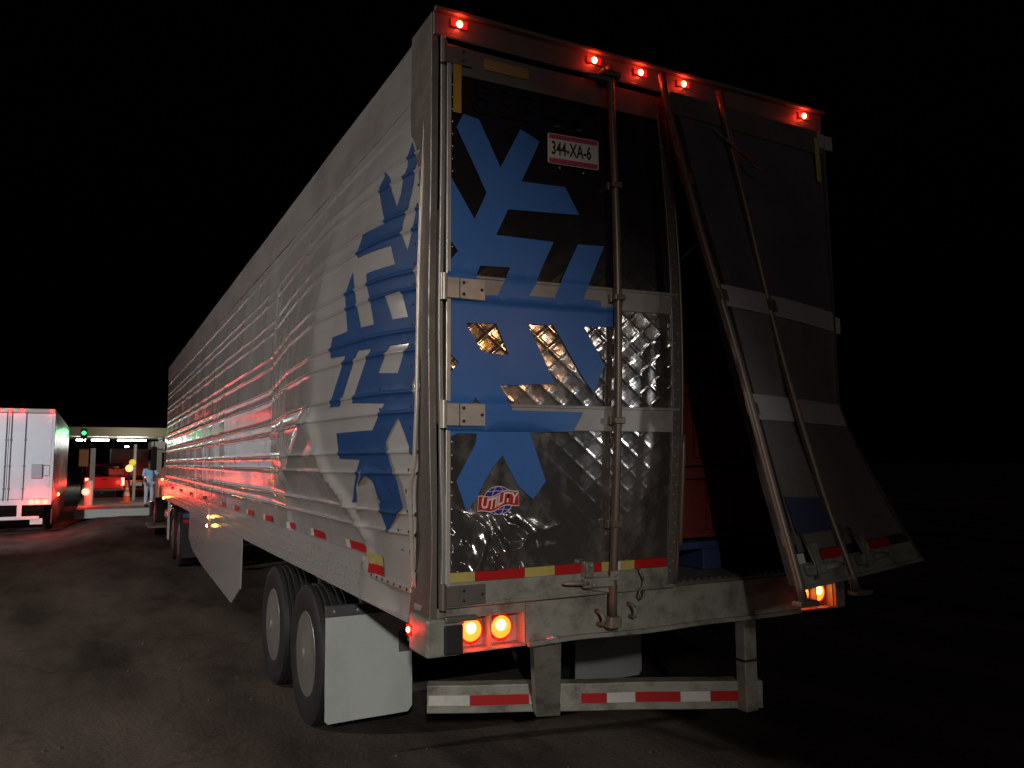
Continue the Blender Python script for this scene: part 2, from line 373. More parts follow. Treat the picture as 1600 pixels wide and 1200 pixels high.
# blue snowflake on the side
SIDE_OUT = [(0.231, 3.537), (0.204, 3.492), (0.177, 3.449), (0.162, 3.4), (0.175, 3.374), (0.174, 3.33), (0.187, 3.26), (0.211, 3.172), (0.237, 3.127), (0.247, 3.056), (0.193, 2.957), (0.167, 3.049), (0.138, 3.173), (0.114, 3.173), (0.103, 2.936), (0.117, 2.884), (0.141, 2.86), (0.126, 2.79), (0.109, 2.746), (0.103, 2.706), (0.103, 2.374), (0.141, 2.29), (0.125, 2.227), (0.106, 2.186), (0.106, 2.168), (0.115, 1.976), (0.134, 1.913), (0.202, 2.073), (0.23, 2.134), (0.329, 2.018), (0.313, 1.918), (0.276, 1.82), (0.266, 1.701), (0.513, 1.556), (0.541, 1.657), (0.508, 1.806), (0.541, 1.851), (0.615, 1.817), (0.878, 1.696), (0.963, 1.692), (0.759, 1.83), (0.625, 1.931), (0.923, 1.936), (0.907, 2.077), (0.443, 2.078), (0.32, 2.207), (0.654, 2.228), (0.61, 2.282), (0.493, 2.442), (0.449, 2.494), (0.594, 2.501), (0.645, 2.442), (0.769, 2.277), (0.823, 2.221), (0.97, 2.223), (0.923, 2.284), (0.83, 2.39), (0.749, 2.491), (0.973, 2.502), (0.996, 2.552), (0.973, 2.623), (0.74, 2.623), (0.782, 2.74), (0.826, 2.845), (0.802, 2.877), (0.751, 2.958), (0.695, 2.857), (0.646, 2.753), (0.597, 2.666), (0.575, 2.621), (0.432, 2.618), (0.441, 2.649), (0.484, 2.75), (0.535, 2.851), (0.553, 2.907), (0.275, 2.903), (0.322, 3.009), (0.71, 3.029), (0.737, 3.054), (0.688, 3.152), (0.41, 3.146), (0.44, 3.199), (0.547, 3.35), (0.578, 3.396), (0.558, 3.412), (0.507, 3.458), (0.436, 3.399), (0.395, 3.323), (0.349, 3.268), (0.306, 3.211), (0.282, 3.273), (0.28, 3.361), (0.251, 3.41), (0.261, 3.475), (0.239, 3.519)]
SIDE_HOLES = [[(0.34, 2.75), (0.22, 2.757), (0.17, 2.622), (0.276, 2.623)], [(0.29, 2.492), (0.162, 2.492), (0.173, 2.458), (0.193, 2.444), (0.228, 2.35), (0.375, 2.362), (0.325, 2.441)]]
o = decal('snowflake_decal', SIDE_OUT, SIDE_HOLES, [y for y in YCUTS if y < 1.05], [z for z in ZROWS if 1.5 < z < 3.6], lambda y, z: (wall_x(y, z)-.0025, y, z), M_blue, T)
o['label'] = 'blue snowflake printed on the side wall'
# rails, roof, far walls, nose
def rail_prof(parent, sx, name):
    # upper side rail: outward lip at the bottom, curved top
    prof = [(-.012, 3.775), (-.016, 3.80), (-.016, 4.05), (-.006, 4.095), (.02, 4.11), (.07, 4.11), (.07, 3.775)]
    mbb = MB(); ys = [.10+(LEN-.10)*k/40 for k in range(41)]
    X = (lambda x: x) if sx < 0 else (lambda x: WID-x)
    n = len(prof); base = [(X(p[0]+.004*noise.noise((y*.8, p[1], 5))), y, p[1]) for y in ys for p in prof]
    fs = [(j*n+i, j*n+(i+1) % n, (j+1)*n+(i+1) % n, (j+1)*n+i) for j in range(len(ys)-1) for i in range(n)]
    mbb.add(base, fs); return mbb.build(name, M_rail, parent, smooth='auto')
rail_prof(T, -1, 'top_rail'); rail_prof(T, 1, 'top_rail')
MB().box(.07, WID-.07, .02, LEN, 4.06, 4.10).build('roof', M_rail, T)
MB().box(WID-.06, WID, .1, LEN, 1.15, 3.775).build('far_side_wall', M_wall, T)
MB().box(.0, WID, LEN, LEN+.05, 1.15, 4.09).build('front_wall', M_wall, T)
MB().box(.0, WID, 1.2, LEN, 1.13, 1.20).box(.1, WID-.1, .2, 1.2, 1.10, 1.24).build('underframe', M_dark, T)
ft = MB().box(.34, WID-.06, .02, LEN, 1.235, 1.262)
for k in range(44): ft.box(.36+k*.05, .36+k*.05+.024, .03, 5, 1.262, 1.272)
ft.build('cargo_floor', M_floor, T)
# bottom rail with crumpled rear end
def brail_x(y, z):
    x = -.012
    if y < 1.25: x += (.05*math.exp(-((y-.55)/.28)**2)+.012*noise.noise((y*9, z*14, 1)))*max(0, min(1, (1.33-z)/.12+.15))*(1-max(0, y-.9)/.35)
    x -= .02*math.exp(-((y-.98)/.07)**2-((z-1.33)/.05)**2)
    return x
ys = [.20+.04*k for k in range(28)]+[1.35+.3*k for k in range(50)]; ys = [y for y in ys if y < LEN]+[LEN]
MB().grid(lambda y, z: (brail_x(y, z), y, z), ys, [1.135, 1.15, 1.2, 1.25, 1.3, 1.34, 1.37, 1.388], flip=True).grid(lambda y, x: (x, y, 1.135+.0*x), ys, [-.012, .12]).build('bottom_rail', M_wall, T, smooth='auto', fix=False)
rv = MB()
for k in range(150):
    y = .98+k*.1
    for z in (1.165, 1.225, 1.285, 1.345):
        if y < LEN and not (z > 1.3 and k % 2): rv.lathe([(.0085, 0), (.0065, -.004), (.001, -.0055)], (brail_x(y, z)-.0005, y+(.05 if z in (1.225, 1.345) else 0), z), 'x', 6)
o = rv.build('rivets', M_rivet, T, fix=False); o['kind'] = 'stuff'
# rear corner plate, seam trim and its screws
ys = [.25+.03*k for k in range(23)]; zz = [1.30+.03*k for k in range(7)]
MB().grid(lambda y, z: (wall_x(y, z, False)-.009-.004*noise.noise((y*6, z*7, 4)), y, z), ys, zz, flip=True).build('corner_plate', M_wall, T, smooth=True, fix=False)
pts = [(wall_x(edge_y(z), z, False)-.012, edge_y(z)-.004, z) for z in [1.315+.05*k for k in range(50)] if z < 3.78]
MB().tube(pts, .011, 8, flat=.7).build('edge_trim', M_hinge, T, smooth=True)
MB().box(-.022, -.011, .25, .90, 1.285, 1.312, (1, 8, 1)).build('edge_trim', M_hinge, T, bevel=.003)
rv = MB()
for k in range(7): rv.lathe([(.008, 0), (.006, -.004), (.001, -.005)], (-.0225, .29+k*.095, 1.298), 'x', 7)
for k in range(24):
    z = 1.38+k*.1
    if z < 3.7: rv.lathe([(.0075, 0), (.006, -.004), (.001, -.005)], (wall_x(edge_y(z)+.045, z)-.001, edge_y(z)+.045, z), 'x', 7)
    if 1.4 < z < 2.3: rv.lathe([(.0075, 0), (.006, -.004), (.001, -.005)], (wall_x(.36, z)-.001, .36, z), 'x', 7)
rv.build('screws', M_black, T, fix=False)['kind'] = 'stuff'
def side_tape(y0, y1, z0, z1, mt, off=.003):
    ys_ = [y0+(y1-y0)*k/6 for k in range(7)]
    return MB().grid(lambda y, z: (min(wall_x(y, z), brail_x(y, z))-off, y, z), ys_, [z0, (z0+z1)/2, z1], flip=True).build('reflective_tape', mt, T, fix=False)
for (y0, ln) in ((.96, .33), (1.88, .34), (2.80, .14), (3.75, .3), (4.7, .3), (5.6, .3), (6.6, .3), (8.6, .3), (10.4, .3), (12.2, .3), (14.0, .3)):
    side_tape(y0, y0+ln, 1.405, 1.455, M_tapered); side_tape(y0+ln+.002, y0+ln+.09, 1.405, 1.455, M_tapewhite)
MB().grid(lambda y, z: (wall_x(y, z, False)-.015, y, z), [.665, .77, .885], [1.365, 1.42], flip=True).build('reflective_tape', M_tapeyellow, T, fix=False)
MB().grid(lambda y, z: (wall_x(y, z, False)-.015, y, z), [.665, .77, .885], [1.313, 1.363], flip=True).build('reflective_tape', M_tapered, T, fix=False)

# ---- rear frame
for s_, X in ((1, lambda x: x), (-1, lambda x: WID-x)):
    def bend(x, y, z, X=X, s_=s_):
        d = 0
        if s_ > 0:
            d = .012*math.exp(-((z-1.55)/.25)**2)-.01*math.exp(-((z-2.6)/.5)**2)
            if y > .05: d += .022*math.exp(-((z-1.45)/.22)**2)+.006*noise.noise((0, 3, z*5))
        return (X(x)+d, y, z)
    MB().box(-.030, .008, -.022, .26 if s_ > 0 else .12, 1.06, 4.10, (1, 2, 40)).build('corner_post', M_frame, T, deform=bend, bevel=.004)
    MB().box(.012, .034, -.048, .02, 1.26, 3.98, (1, 1, 30)).build('post_flange', M_rail, T, deform=bend, bevel=.004)
    MB().box(.0085, .0115, -.03, .02, 1.26, 3.98).build('gasket', M_black, T)
hd = MB().box(-.022, WID+.022, -.03, .12, 3.985, 4.108, (30, 1, 1))
hd.build('header', M_frame, T, bevel=.006)
MB().box(-.024, WID+.024, -.062, -.032, 4.098, 4.116, (30, 1, 1)).build('drip_rail', M_frame, T, deform=lambda x, y, z: (x, y, z+.003*noise.noise((x*3, 0, 0))), bevel=.003)
MB().box(.03, WID-.03, -.046, -.032, 3.972, 3.988, (30, 1, 1)).build('header_lip', M_frame, T, bevel=.003)
def sill_def(x, y, z):
    return (x, y+(.02*noise.noise((x*2.4, z*3, 1)) if y < .05 else 0), z+(.010*noise.noise((x*2.1, 0, 9)) if z < 1.1 else 0))
MB().box(.47, 2.28, -.02, .2, 1.045, 1.248, (40, 1, 4)).build('sill', M_sill, T, smooth='auto', deform=sill_def)
MB().box(.47, 2.28, -.05, -.024, 1.036, 1.058, (40, 1, 1)).build('sill_flange', M_sill, T, deform=lambda x, y, z: (x, y+.02*noise.noise((x*2.4, 3.1, 1)), z+.010*noise.noise((x*2.1, 0, 9))), bevel=.003)
for a_, c_ in ((-.02, .47), (2.28, 2.62)): MB().box(a_, c_, -.02, .2, 1.205, 1.248).build('sill_end', M_sill, T, bevel=.004)
MB().box(-.045, .128, -.035, .2, 1.035, 1.205).build('corner_casting', M_sill, T, bevel=.012)
MB().box(.035, .128, -.055, -.036, 1.045, 1.175, (1, 1, 1)).build('dock_bumper', M_black, T, bevel=.008)
MB().box(2.56, 2.645, -.035, .2, 1.035, 1.205).build('corner_casting', M_sill, T, bevel=.012)
MB().box(.04, .20, -.055, -.021, 1.188, 1.212).build('latch_bar', M_frame, T, bevel=.004)
# ---- tail lamps in their boxes
def tail_box(x0, x1, xs, square=False):
    bx = MB().box(x0, x1, .07, .085, 1.045, 1.20).box(x0, x1, -.02, .07, 1.038, 1.048).box(x0, x1, -.02, .07, 1.198, 1.206)
    n = len(xs); pos = [x0+.004]+[(xs[i]+xs[i+1])/2 for i in range(n-1)]+[x1-.004]
    for p in pos: bx.box(p-.004, p+.004, -.018, .07, 1.048, 1.198)
    bx.build('lamp_box', M_sill, T, bevel=.002)
    for i, x in enumerate(xs):
        lamp = MB().lathe([(.062, .065), (.062, .030), (.056, .026), (.052, .034)], (x, 0, 1.128), 'y', 28).build('tail_lamp', M_tail_rim, T, smooth=True)
        MB().dome((x, .034, 1.128), .053, -.018, 'y', 28, 5).build('lens', M_tail, lamp, smooth=True)
        MB().dome((x-.008, .016, 1.140), .026, -.009, 'y', 20, 4).build('glowing_bulb', M_tail_core, lamp, smooth=True)
        point_light('tail_lamp_light', (x, -.03, 1.075), .75 if x < 1 else .14, (1, .02, .012), .025, T)
tail_box(.131, .468, (.205, .362))
tail_box(2.285, 2.56, (2.355, 2.485))
# ---- marker lamps
def marker(x):
    l = MB().box(x-.045, x+.045, -.040, -.0305, 4.042, 4.082).build('marker_lamp', M_red_dim, T, bevel=.004)
    MB().dome((x, -.041, 4.060), .017, -.013, 'y', 14, 4).build('glowing_lens', M_red_lit, l, smooth=True)
    point_light('marker_light', (x, -.075, 4.080), .30, (1, .022, .01), .012, T)
for x in (.109, .897, 1.202, 1.504, 2.455): marker(x)
l = MB().box(-.05, -.0465, .16, .22, 1.10, 1.15).build('marker_lamp', M_red_dim, T, bevel=.002)
MB().dome((-.048, .19, 1.127), .014, -.012, 'x', 14, 4).build('glowing_lens', M_red_lit, l, smooth=True)
point_light('marker_light', (-.085, .19, 1.127), .5, (1, .022, .01), .012, T)
def amber(x, y, z):
    l = MB().box(x-.006, x, y-.05, y+.05, z-.022, z+.022).build('side_marker_lamp', M_amberstick, T, bevel=.002)
    MB().dome((x-.006, y, z), .02, -.016, 'x', 12, 3).build('glowing_lens', M_amber_lit, l, smooth=True)
    point_light('side_marker_light', (x-.05, y, z), .5, (1, .4, .06), .02, T)
amber(-.014, 8.1, 1.20); amber(-.03, 8.08, 1.085); amber(-.014, 15.7, 1.19)

# ---- near (closed, bowed) rear door
door = MB().box(.042, 1.345, -.03, .03, 1.262, 3.945, (16, 1, 30))
def dyn(x, z):
    s_ = max(0, min(1.05, (x-.065)/1.28)); t_ = max(0, min(1, (z-1.25)/2.7))
    return -.10*s_**1.3*math.sin(math.pi*t_)
dfm = lambda x, y, z: (x, y+dyn(x, z), z)
DOOR = door.build('rear_door', M_frame, T, deform=dfm)
DOOR['label'] = 'closed bowed door with quilted steel panels'
def quilt_h(x, z):
    # quilted sheet: soft pillows between pressed diagonal ridges
    px, pz = .130, .110
    a = x/px+z/pz; b_ = x/px-z/pz
    da = abs(a-round(a)); db = abs(b_-round(b_))
    k = .8+.5*noise.noise((x*3, z*3, 6))
    if z < 2.07: k *= max(.3, min(1.1, (x-.5)/.35))*max(.45, min(1, (z-1.40)/.35))
    elif z > 2.8: k *= max(.05, .35-(z-2.8)*1.2)
    return k*(.0018*max(math.exp(-(da/.075)**2), math.exp(-(db/.075)**2))+.0008*math.sin(math.pi*(.5-da))*math.sin(math.pi*(.5-db)))
def crump(x, z):
    # crushed foil at the low hinge side
    k = math.exp(-((x-.27)/.26)**2-((z-1.50)/.14)**2)
    rg = 1-abs(noise.noise((x*5.5+z*3, z*4.5-x*2, 11)))*2.2
    return k*(.030*rg*abs(rg)+.014*(1-abs(noise.noise((x*12+z*6, z*10, 5)))*2)+.004*noise.noise((x*33, z*21, 2)))
def panel(z0, z1, quilt=True, mt=None):
    xs = [.062+(1.298-.062)*i/180 for i in range(181)]; k = int((z1-z0)/.0066); zs = [z0+(z1-z0)*i/k for i in range(k+1)]
    def fn(x, z):
        h = quilt_h(x, z)*(1 if quilt else .25)+crump(x, z)*(1 if quilt else .0)+(.004 if z < 2.8 else .0012)*noise.noise((x*2.3, z*2.1, 4))
        return (x, -.034-max(-.003, h)+dyn(x, z), z)
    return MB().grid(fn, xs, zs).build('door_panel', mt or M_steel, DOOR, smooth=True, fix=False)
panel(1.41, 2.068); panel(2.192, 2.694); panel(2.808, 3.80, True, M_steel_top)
def strap(z0, z1, y=-.042, x0=.045, x1=1.342, mt=M_strap, name='door_strap'):
    MB().box(x0, x1, y, -.03, z0, z1, (20, 1, 2)).build(name, mt, DOOR, deform=dfm, bevel=.003)
    if name == 'door_strap':
        MB().box(x0, x1, y-.006, y+.001, z1-.016, z1-.004, (20, 1, 1)).build('strap_ridge', mt, DOOR, deform=dfm, bevel=.002)
strap(2.692, 2.81); strap(2.066, 2.194); strap(3.80, 3.942, mt=M_frame, name='door_top_rail'); strap(1.264, 1.362, mt=M_sill, name='door_bottom_rail')
MB().box(.042, 1.346, -.052, -.03, 1.252, 1.268, (20, 1, 1)).build('door_lip', M_sill, DOOR, deform=dfm, bevel=.003)
MB().box(.040, .064, -.05, -.03, 1.27, 3.94, (1, 1, 30)).build('door_edge', M_hinge, DOOR, deform=dfm, bevel=.003)
MB().box(1.298, 1.350, -.044, -.03, 1.27, 3.94, (1, 1, 30)).build('door_edge', M_frame, DOOR, deform=dfm, bevel=.003)
MB().tube([(1.352, -.05, z) for z in [1.27+.09*k for k in range(30)]], .009, 8).build('door_seal', M_rod, DOOR, smooth=True, deform=dfm)
rv = MB()
for k in range(52):
    z = 1.34+k*.05
    if z < 3.9: rv.lathe([(.006, 0), (.005, -.003), (.001, -.004)], (1.318+(.012 if k % 2 else -.004), -.0445, z), 'y', 6)
for k in range(40):
    z = 1.45+k*.062
    if z < 3.9: rv.lathe([(.005, 0), (.004, -.003), (.001, -.004)], (.075, -.037, z), 'y', 6)
rv.build('rivets', M_rivet, DOOR, fix=False, deform=dfm)['kind'] = 'stuff'
DOOR_OUT = [(0.045, 3.31), (0.11, 3.209), (0.187, 3.087), (0.251, 3.226), (0.194, 3.34), (0.093, 3.532), (0.13, 3.606), (0.212, 3.593), (0.327, 3.367), (0.44, 3.585), (0.547, 3.537), (0.442, 3.312), (0.688, 3.317), (0.765, 3.177), (0.367, 3.158), (0.301, 3.021), (0.614, 3.019), (0.551, 2.888), (0.512, 2.8), (0.469, 2.729), (0.609, 2.73), (0.646, 2.808), (0.752, 3.021), (0.905, 3.026), (0.805, 2.811), (0.771, 2.736), (0.87, 2.733), (0.873, 2.703), (0.973, 2.707), (0.971, 2.606), (0.779, 2.595), (0.894, 2.398), (0.827, 2.265), (0.78, 2.319), (0.604, 2.594), (0.465, 2.588), (0.616, 2.3), (0.321, 2.281), (0.375, 2.18), (0.378, 2.162), (0.765, 2.16), (0.711, 2.064), (0.476, 2.055), (0.563, 1.819), (0.494, 1.734), (0.415, 1.797), (0.331, 1.944), (0.274, 1.884), (0.193, 1.742), (0.148, 1.684), (0.096, 1.826), (0.189, 1.995), (0.199, 2.049), (0.099, 2.048), (0.045, 2.02), (0.045, 2.31), (0.108, 2.382), (0.045, 2.44), (0.045, 2.85), (0.101, 2.919), (0.045, 2.99)]
DOOR_HOLES = [[(0.216, 2.859), (0.374, 2.865), (0.306, 2.719), (0.16, 2.714)], [(0.143, 2.573), (0.298, 2.581), (0.365, 2.431), (0.228, 2.437)], [(0.192, 2.221), (0.222, 2.171), (0.166, 2.181)]]
def dec_y(x, z):
    y = -.0525 if (2.06 < z < 2.2 or 2.685 < z < 2.815) else -.0425
    return y+dyn(x, z)-.0015*noise.noise((x*5, z*5, 1))
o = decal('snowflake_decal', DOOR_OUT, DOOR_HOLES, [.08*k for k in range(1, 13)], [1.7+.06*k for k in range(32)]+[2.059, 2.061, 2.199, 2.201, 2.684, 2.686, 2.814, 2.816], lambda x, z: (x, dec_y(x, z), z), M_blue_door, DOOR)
o['label'] = 'blue snowflake printed on the rear door'
# faded fleet number
text_mesh('53344', .23, M_darkblue, DOOR, lambda a, b_: Vector((.50+a, -.0432+dyn(.50+a, 3.70+b_), 3.70+b_)), 'fleet_number', sx=1.12, bold=.004)
# hinges
for z0, z1, ym in ((2.685, 2.785, -.066), (2.083, 2.188, -.066), (3.845, 3.935, -.058), (1.262, 1.352, -.066)):
    h = MB().box(.034, .235 if z0 != 3.845 else .17, ym, ym+.010, z0, z1).build('hinge', M_hinge if z0 > 1.5 and z0 < 3 else M_frame, DOOR, bevel=.003)
    MB().cyl((.020, ym, z0-.012), (.020, ym, z1+.012), .017, 14).build('hinge_pin', M_hinge if 1.5 < z0 < 3 else M_frame, h, smooth='auto')
    MB().box(.098, .104, ym-.002, ym+.001, z0, z1).build('hinge_fold', M_rod, h)
    bl = MB()
    for (bx, bz) in ((.122, z0+.022), (.122, z1-.022), (.216, (z0+z1)/2)):
        if z0 != 3.845 or bx < .2: bl.lathe([(.008, 0), (.008, -.005), (.004, -.007), (.001, -.007)], (bx, ym, bz), 'y', 6)
    bl.build('bolts', M_black, h)['kind'] = 'stuff'
# reflective tape, stickers
x = .052
for ln, mt in ((.138, M_tapeyellow), (.26, M_tapered), (.165, M_tapeyellow), (.27, M_tapered), (.065, M_tapeyellow), (.05, M_tapewhite), (.085, M_tapeyellow), (.20, M_tapered)):
    MB().box(x, x+ln-.002, -.046, -.034, 1.364, 1.409, (6, 1, 1)).build('reflective_tape', mt, DOOR, deform=dfm); x += ln
MB().box(.072, .114, -.054, -.050, 3.60, 3.90).build('reflective_tape', M_amberstick, DOOR, deform=dfm)
MB().box(.24, .49, -.0475, -.043, 3.855, 3.912).build('reflective_tape', mat('tape_brown', (.36, .22, .07), .5, var=.2, vscale=8), DOOR, deform=dfm)
# licence plate
def plate_pt(a, b_, d): return (.737+a+.004*b_, -.052+dyn(.737+a, 3.51)-d, 3.511+b_+.015*a)
pl = MB()
poly = []
for cx, cz, a0 in ((.138, .068, 0), (-.138, .068, 90), (-.138, -.068, 180), (.138, -.068, 270)):
    for k in range(5): poly.append((cx+.012*math.cos(R(a0+k*22.5)), cz+.012*math.sin(R(a0+k*22.5))))
PL = pl.prism(poly, lambda a, b_: plate_pt(a, b_, 0), lambda a, b_: plate_pt(a, b_, .002)).build('licence_plate', M_plate, DOOR)
for z0, z1 in ((.052, .076), (-.077, -.050)):
    MB().prism([(-.142, z0), (.142, z0), (.142, z1), (-.142, z1)], lambda a, b_: plate_pt(a, b_, .0022), lambda a, b_: plate_pt(a, b_, .003)).build('plate_band', M_pink, PL)
text_mesh('344-XA-6', .098, M_text, PL, lambda a, b_: Vector(plate_pt(a-.012, b_, .0034)), 'plate_number', sx=.60, bold=.0022)
for a, b_ in ((-.08, -.095), (.06, -.105)):
    MB().lathe([(.008, 0), (.006, -.004), (.001, -.005)], plate_pt(a, b_, -.004), 'y', 8).build('plate_screw', M_rivet, PL)
# manufacturer's emblem on the lower panel
def lg(a, b_, d): return (.305+a, -.052-d+dyn(.305, 1.735), 1.733+b_)
n = 40
LG = MB().prism([(.078*math.cos(2*math.pi*k/n), .066*math.sin(2*math.pi*k/n)) for k in range(n)], lambda a, b_: lg(a, b_, -.004), lambda a, b_: lg(a, b_, .0)).build('emblem', M_logo_blue, DOOR)
ring = MB()
def ell(rx, rz, a0=0, a1=360, k=40): return [lg(rx*math.cos(R(a0+(a1-a0)*i/k)), rz*math.sin(R(a0+(a1-a0)*i/k)), .001) for i in range(k+1)]
ring.tube(ell(.078, .066), .0022, 6); ring.tube(ell(.034, .066), .0018, 6); ring.tube([lg(0, z, .001) for z in (-.066, .066)], .0001, 4)
for zc in (.042, -.044):
    hw = .078*math.sqrt(1-(zc/.066)**2); ring.tube([lg(-hw, zc, .001), lg(0, zc+.003, .001), lg(hw, zc, .001)], .0018, 6)
ring.build('globe_lines', M_logo_white, LG)
def bpt(a, b_, d): return lg(a, b_+.17*a+.008*math.sin(a*45), d)
ban = [(-.108+.216*i/12, -.034) for i in range(13)]+[(.104-.208*i/12, .030) for i in range(13)]
MB().prism([(a*1.02, b_*1.14) for a, b_ in ban], lambda a, b_: bpt(a, b_, .0015), lambda a, b_: bpt(a, b_, .003)).build('banner_edge', M_logo_white, LG)
MB().prism(ban, lambda a, b_: bpt(a, b_, .0032), lambda a, b_: bpt(a, b_, .0042)).build('banner', M_logo_red, LG)
text_mesh('UTILITY', .068, M_logo_white, LG, lambda a, b_: Vector(bpt(a, b_-.002, .0048)), 'lettering', sx=.80, shear=.22, bold=.0022)
# lock rod, keepers, handle
def rodpts(x0, dx):
    return [(x0+dx*(z-1.2), -.082+dyn(x0, z), z) for z in [1.13+.1*k for k in range(29)]]+[(x0+dx*2.83, -.075, 4.02)]
rod = MB().tube(rodpts(.93, .014), .021, 12).build('lock_rod', M_rod, DOOR, smooth=True)
for z in (2.75, 2.12, 1.60, 3.35):
    xk = .93+.014*(z-1.2)
    MB().box(xk-.035, xk+.035, -.070, -.038, z-.022, z+.022).box(xk-.03, xk+.03, -.108, -.07, z-.016, z+.016).build('rod_bracket', M_rod, rod, deform=dfm, bevel=.004)
MB().box(.905, 1.02, -.118, -.03, 3.955, 3.985).build('rod_cam', M_rod, rod, bevel=.005)
MB().box(.83, .99, -.10, -.06, 3.93, 3.955).build('rod_keeper', M_frame, DOOR, bevel=.004)
MB().box(.895, .965, -.112, -.045, 1.09, 1.145).build('rod_cam', M_sill, rod, bevel=.006)
MB().tube([(.865, -.03, 1.17), (.865, -.075, 1.165), (.87, -.09, 1.14), (.875, -.075, 1.11), (.875, -.03, 1.105)], .011, 8).build('rod_keeper', M_sill, DOOR, smooth=True)
MB().tube([(1.06, -.03, 1.19), (1.06, -.07, 1.185), (1.065, -.085, 1.16), (1.07, -.07, 1.13), (1.07, -.03, 1.125)], .011, 8).build('rod_keeper', M_sill, DOOR, smooth=True)
hd_ = MB().box(.755, .955, -.104, -.072, 1.295, 1.342).prism([(.76, 1.345), (.96, 1.345), (.96, 1.25), (.90, 1.262), (.77, 1.29)], lambda a, b_: (a, -.070, b_), lambda a, b_: (a, -.060, b_)).build('door_handle', M_sill, DOOR, bevel=.005)
MB().tube([(.775, -.092, 1.318), (.70, -.094, 1.325), (.655, -.09, 1.326), (.64, -.085, 1.325)], [.022, .019, .016, .008], 10, flat=.55).build('handle_grip', M_sill, hd_, smooth=True)
MB().box(.765, .81, -.10, -.05, 1.345, 1.42).build('handle_catch', M_sill, hd_, bevel=.005); MB().box(.90, .955, -.112, -.1045, 1.325, 1.372).build('handle_clip', M_sill, hd_, bevel=.005)
bl = MB()
for bx, bz in ((.787, 1.405), (.928, 1.35), (.80, 1.31)): bl.lathe([(.010, 0), (.010, -.006), (.001, -.008)], (bx, -.112, bz), 'y', 8)
bl.build('bolts', M_rivet, hd_)['kind'] = 'stuff'
MB().tube([(1.10, -.06, 1.375), (1.105, -.075, 1.35), (1.125, -.078, 1.31), (1.12, -.075, 1.27), (1.10, -.078, 1.255), (1.09, -.078, 1.235), (1.105, -.078, 1.215), (1.125, -.078, 1.23), (1.125, -.078, 1.26)], .006, 8).build('seal_chain', M_rod, DOOR, smooth=True)
MB().tube([(1.358, -.06+dyn(1.34, z), z) for z in (2.05, 1.98, 1.95, 1.6, 1.5, 1.46)], [.012, .012, .016, .016, .014, .008], 8).build('bent_seal', M_rod, DOOR, smooth=True)

# ---- far (sprung, twisted) rear door
LZ = [1.20, 1.27, 1.5, 1.8, 2.1, 2.4, 2.7, 3.0, 3.3, 3.6, 3.95]
LX = [1.503, 1.50, 1.485, 1.455, 1.432, 1.395, 1.361, 1.341, 1.322, 1.311, 1.301]
LY = [-.715, -.70, -.642, -.572, -.500, -.442, -.384, -.303, -.218, -.142, -.055]
RZ = [1.2, 1.3, 1.36, 1.6, 2.1, 2.25, 4.0]; RX = [2.745, 2.73, 2.725, 2.69, 2.61, 2.575, 2.56]; RY = [-.47, -.42, -.40, -.27, -.05, -.02, -.02]
def far_pt(s_, z, off=0.):
    lx, ly = float(np.interp(z, LZ, LX)), float(np.interp(z, LZ, LY)); rx, ry = float(np.interp(z, RZ, RX)), float(np.interp(z, RZ, RY))
    dx, dy = lx-rx, ly-ry; n_ = math.hypot(dx, dy); nx, ny = -dy/n_, dx/n_
    if ny > 0: nx, ny = -nx, -ny
    sag = .03*math.sin(math.pi*s_)*math.sin(math.pi*min(1, max(0, (z-1.2)/2.7)))
    return (rx+dx*s_+nx*(off+sag), ry+dy*s_+ny*(off+sag), z+.035*(1-s_)*max(0, (2-z)/.7))
ffm = lambda s_, o_, z: far_pt(s_, z, o_)
FD = MB().box(0, .985, 0, .06, 1.332, 3.945, (14, 1, 34)).build('rear_door', M_black, T, deform=ffm)  # black core: shade on the door's edge is put into its colour
FD['label'] = 'bent door sprung open at its foot'
for z0, z1 in ((1.478, 2.118), (2.242, 2.694), (2.808, 3.80)):
    k = int((z1-z0)/.008); ss = [.02+.95*i/150 for i in range(151)]; zs = [z0+(z1-z0)*i/k for i in range(k+1)]
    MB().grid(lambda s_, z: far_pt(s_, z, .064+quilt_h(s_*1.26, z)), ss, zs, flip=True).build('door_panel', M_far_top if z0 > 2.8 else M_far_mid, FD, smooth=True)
for z0, z1, mt, nm in ((2.692, 2.81, M_strap_far, 'door_strap'), (2.116, 2.244, M_strap_far, 'door_strap'), (3.80, 3.942, M_frame, 'door_top_rail'), (1.334, 1.43, M_sill, 'door_bottom_rail')):
    MB().box(0, 1, .062, .074, z0, z1, (20, 1, 3)).build(nm, mt, FD, deform=ffm)
MB().box(0, 1, .062, .084, 1.32, 1.336, (20, 1, 1)).build('door_lip', M_sill, FD, deform=ffm)
MB().box(.955, .985, .06, .072, 1.34, 3.94, (1, 1, 34)).build('door_edge', M_black, FD, deform=ffm)  # edge shade put into the colour here too
MB().box(0, .022, .06, .078, 1.34, 3.94, (1, 1, 34)).build('door_edge', M_frame, FD, deform=ffm)
for s0, s1, mt in ((.98, .93, M_tapewhite), (.80, .62, M_tapered), (.5, .42, M_tapeyellow), (.41, .22, M_tapered)):
    MB().box(min(s0, s1), max(s0, s1), 0.066, .078, 1.432, 1.476, (4, 1, 1)).build('reflective_tape', mt, FD, deform=ffm)
MB().box(.05, .08, .076, .08, 3.62, 3.90, (1, 1, 4)).build('reflective_tape', M_tapeyellow, FD, deform=ffm)
decal('blue_patch', [(.93, 1.56), (.66, 1.56), (.66, 1.72), (.94, 1.74)], [], [.7, .8, .9], [1.55, 1.6, 1.65], lambda s_, z: far_pt(s_, z, .0725), mat('faded_blue_vinyl', (.045, .05, .10), .5), FD)
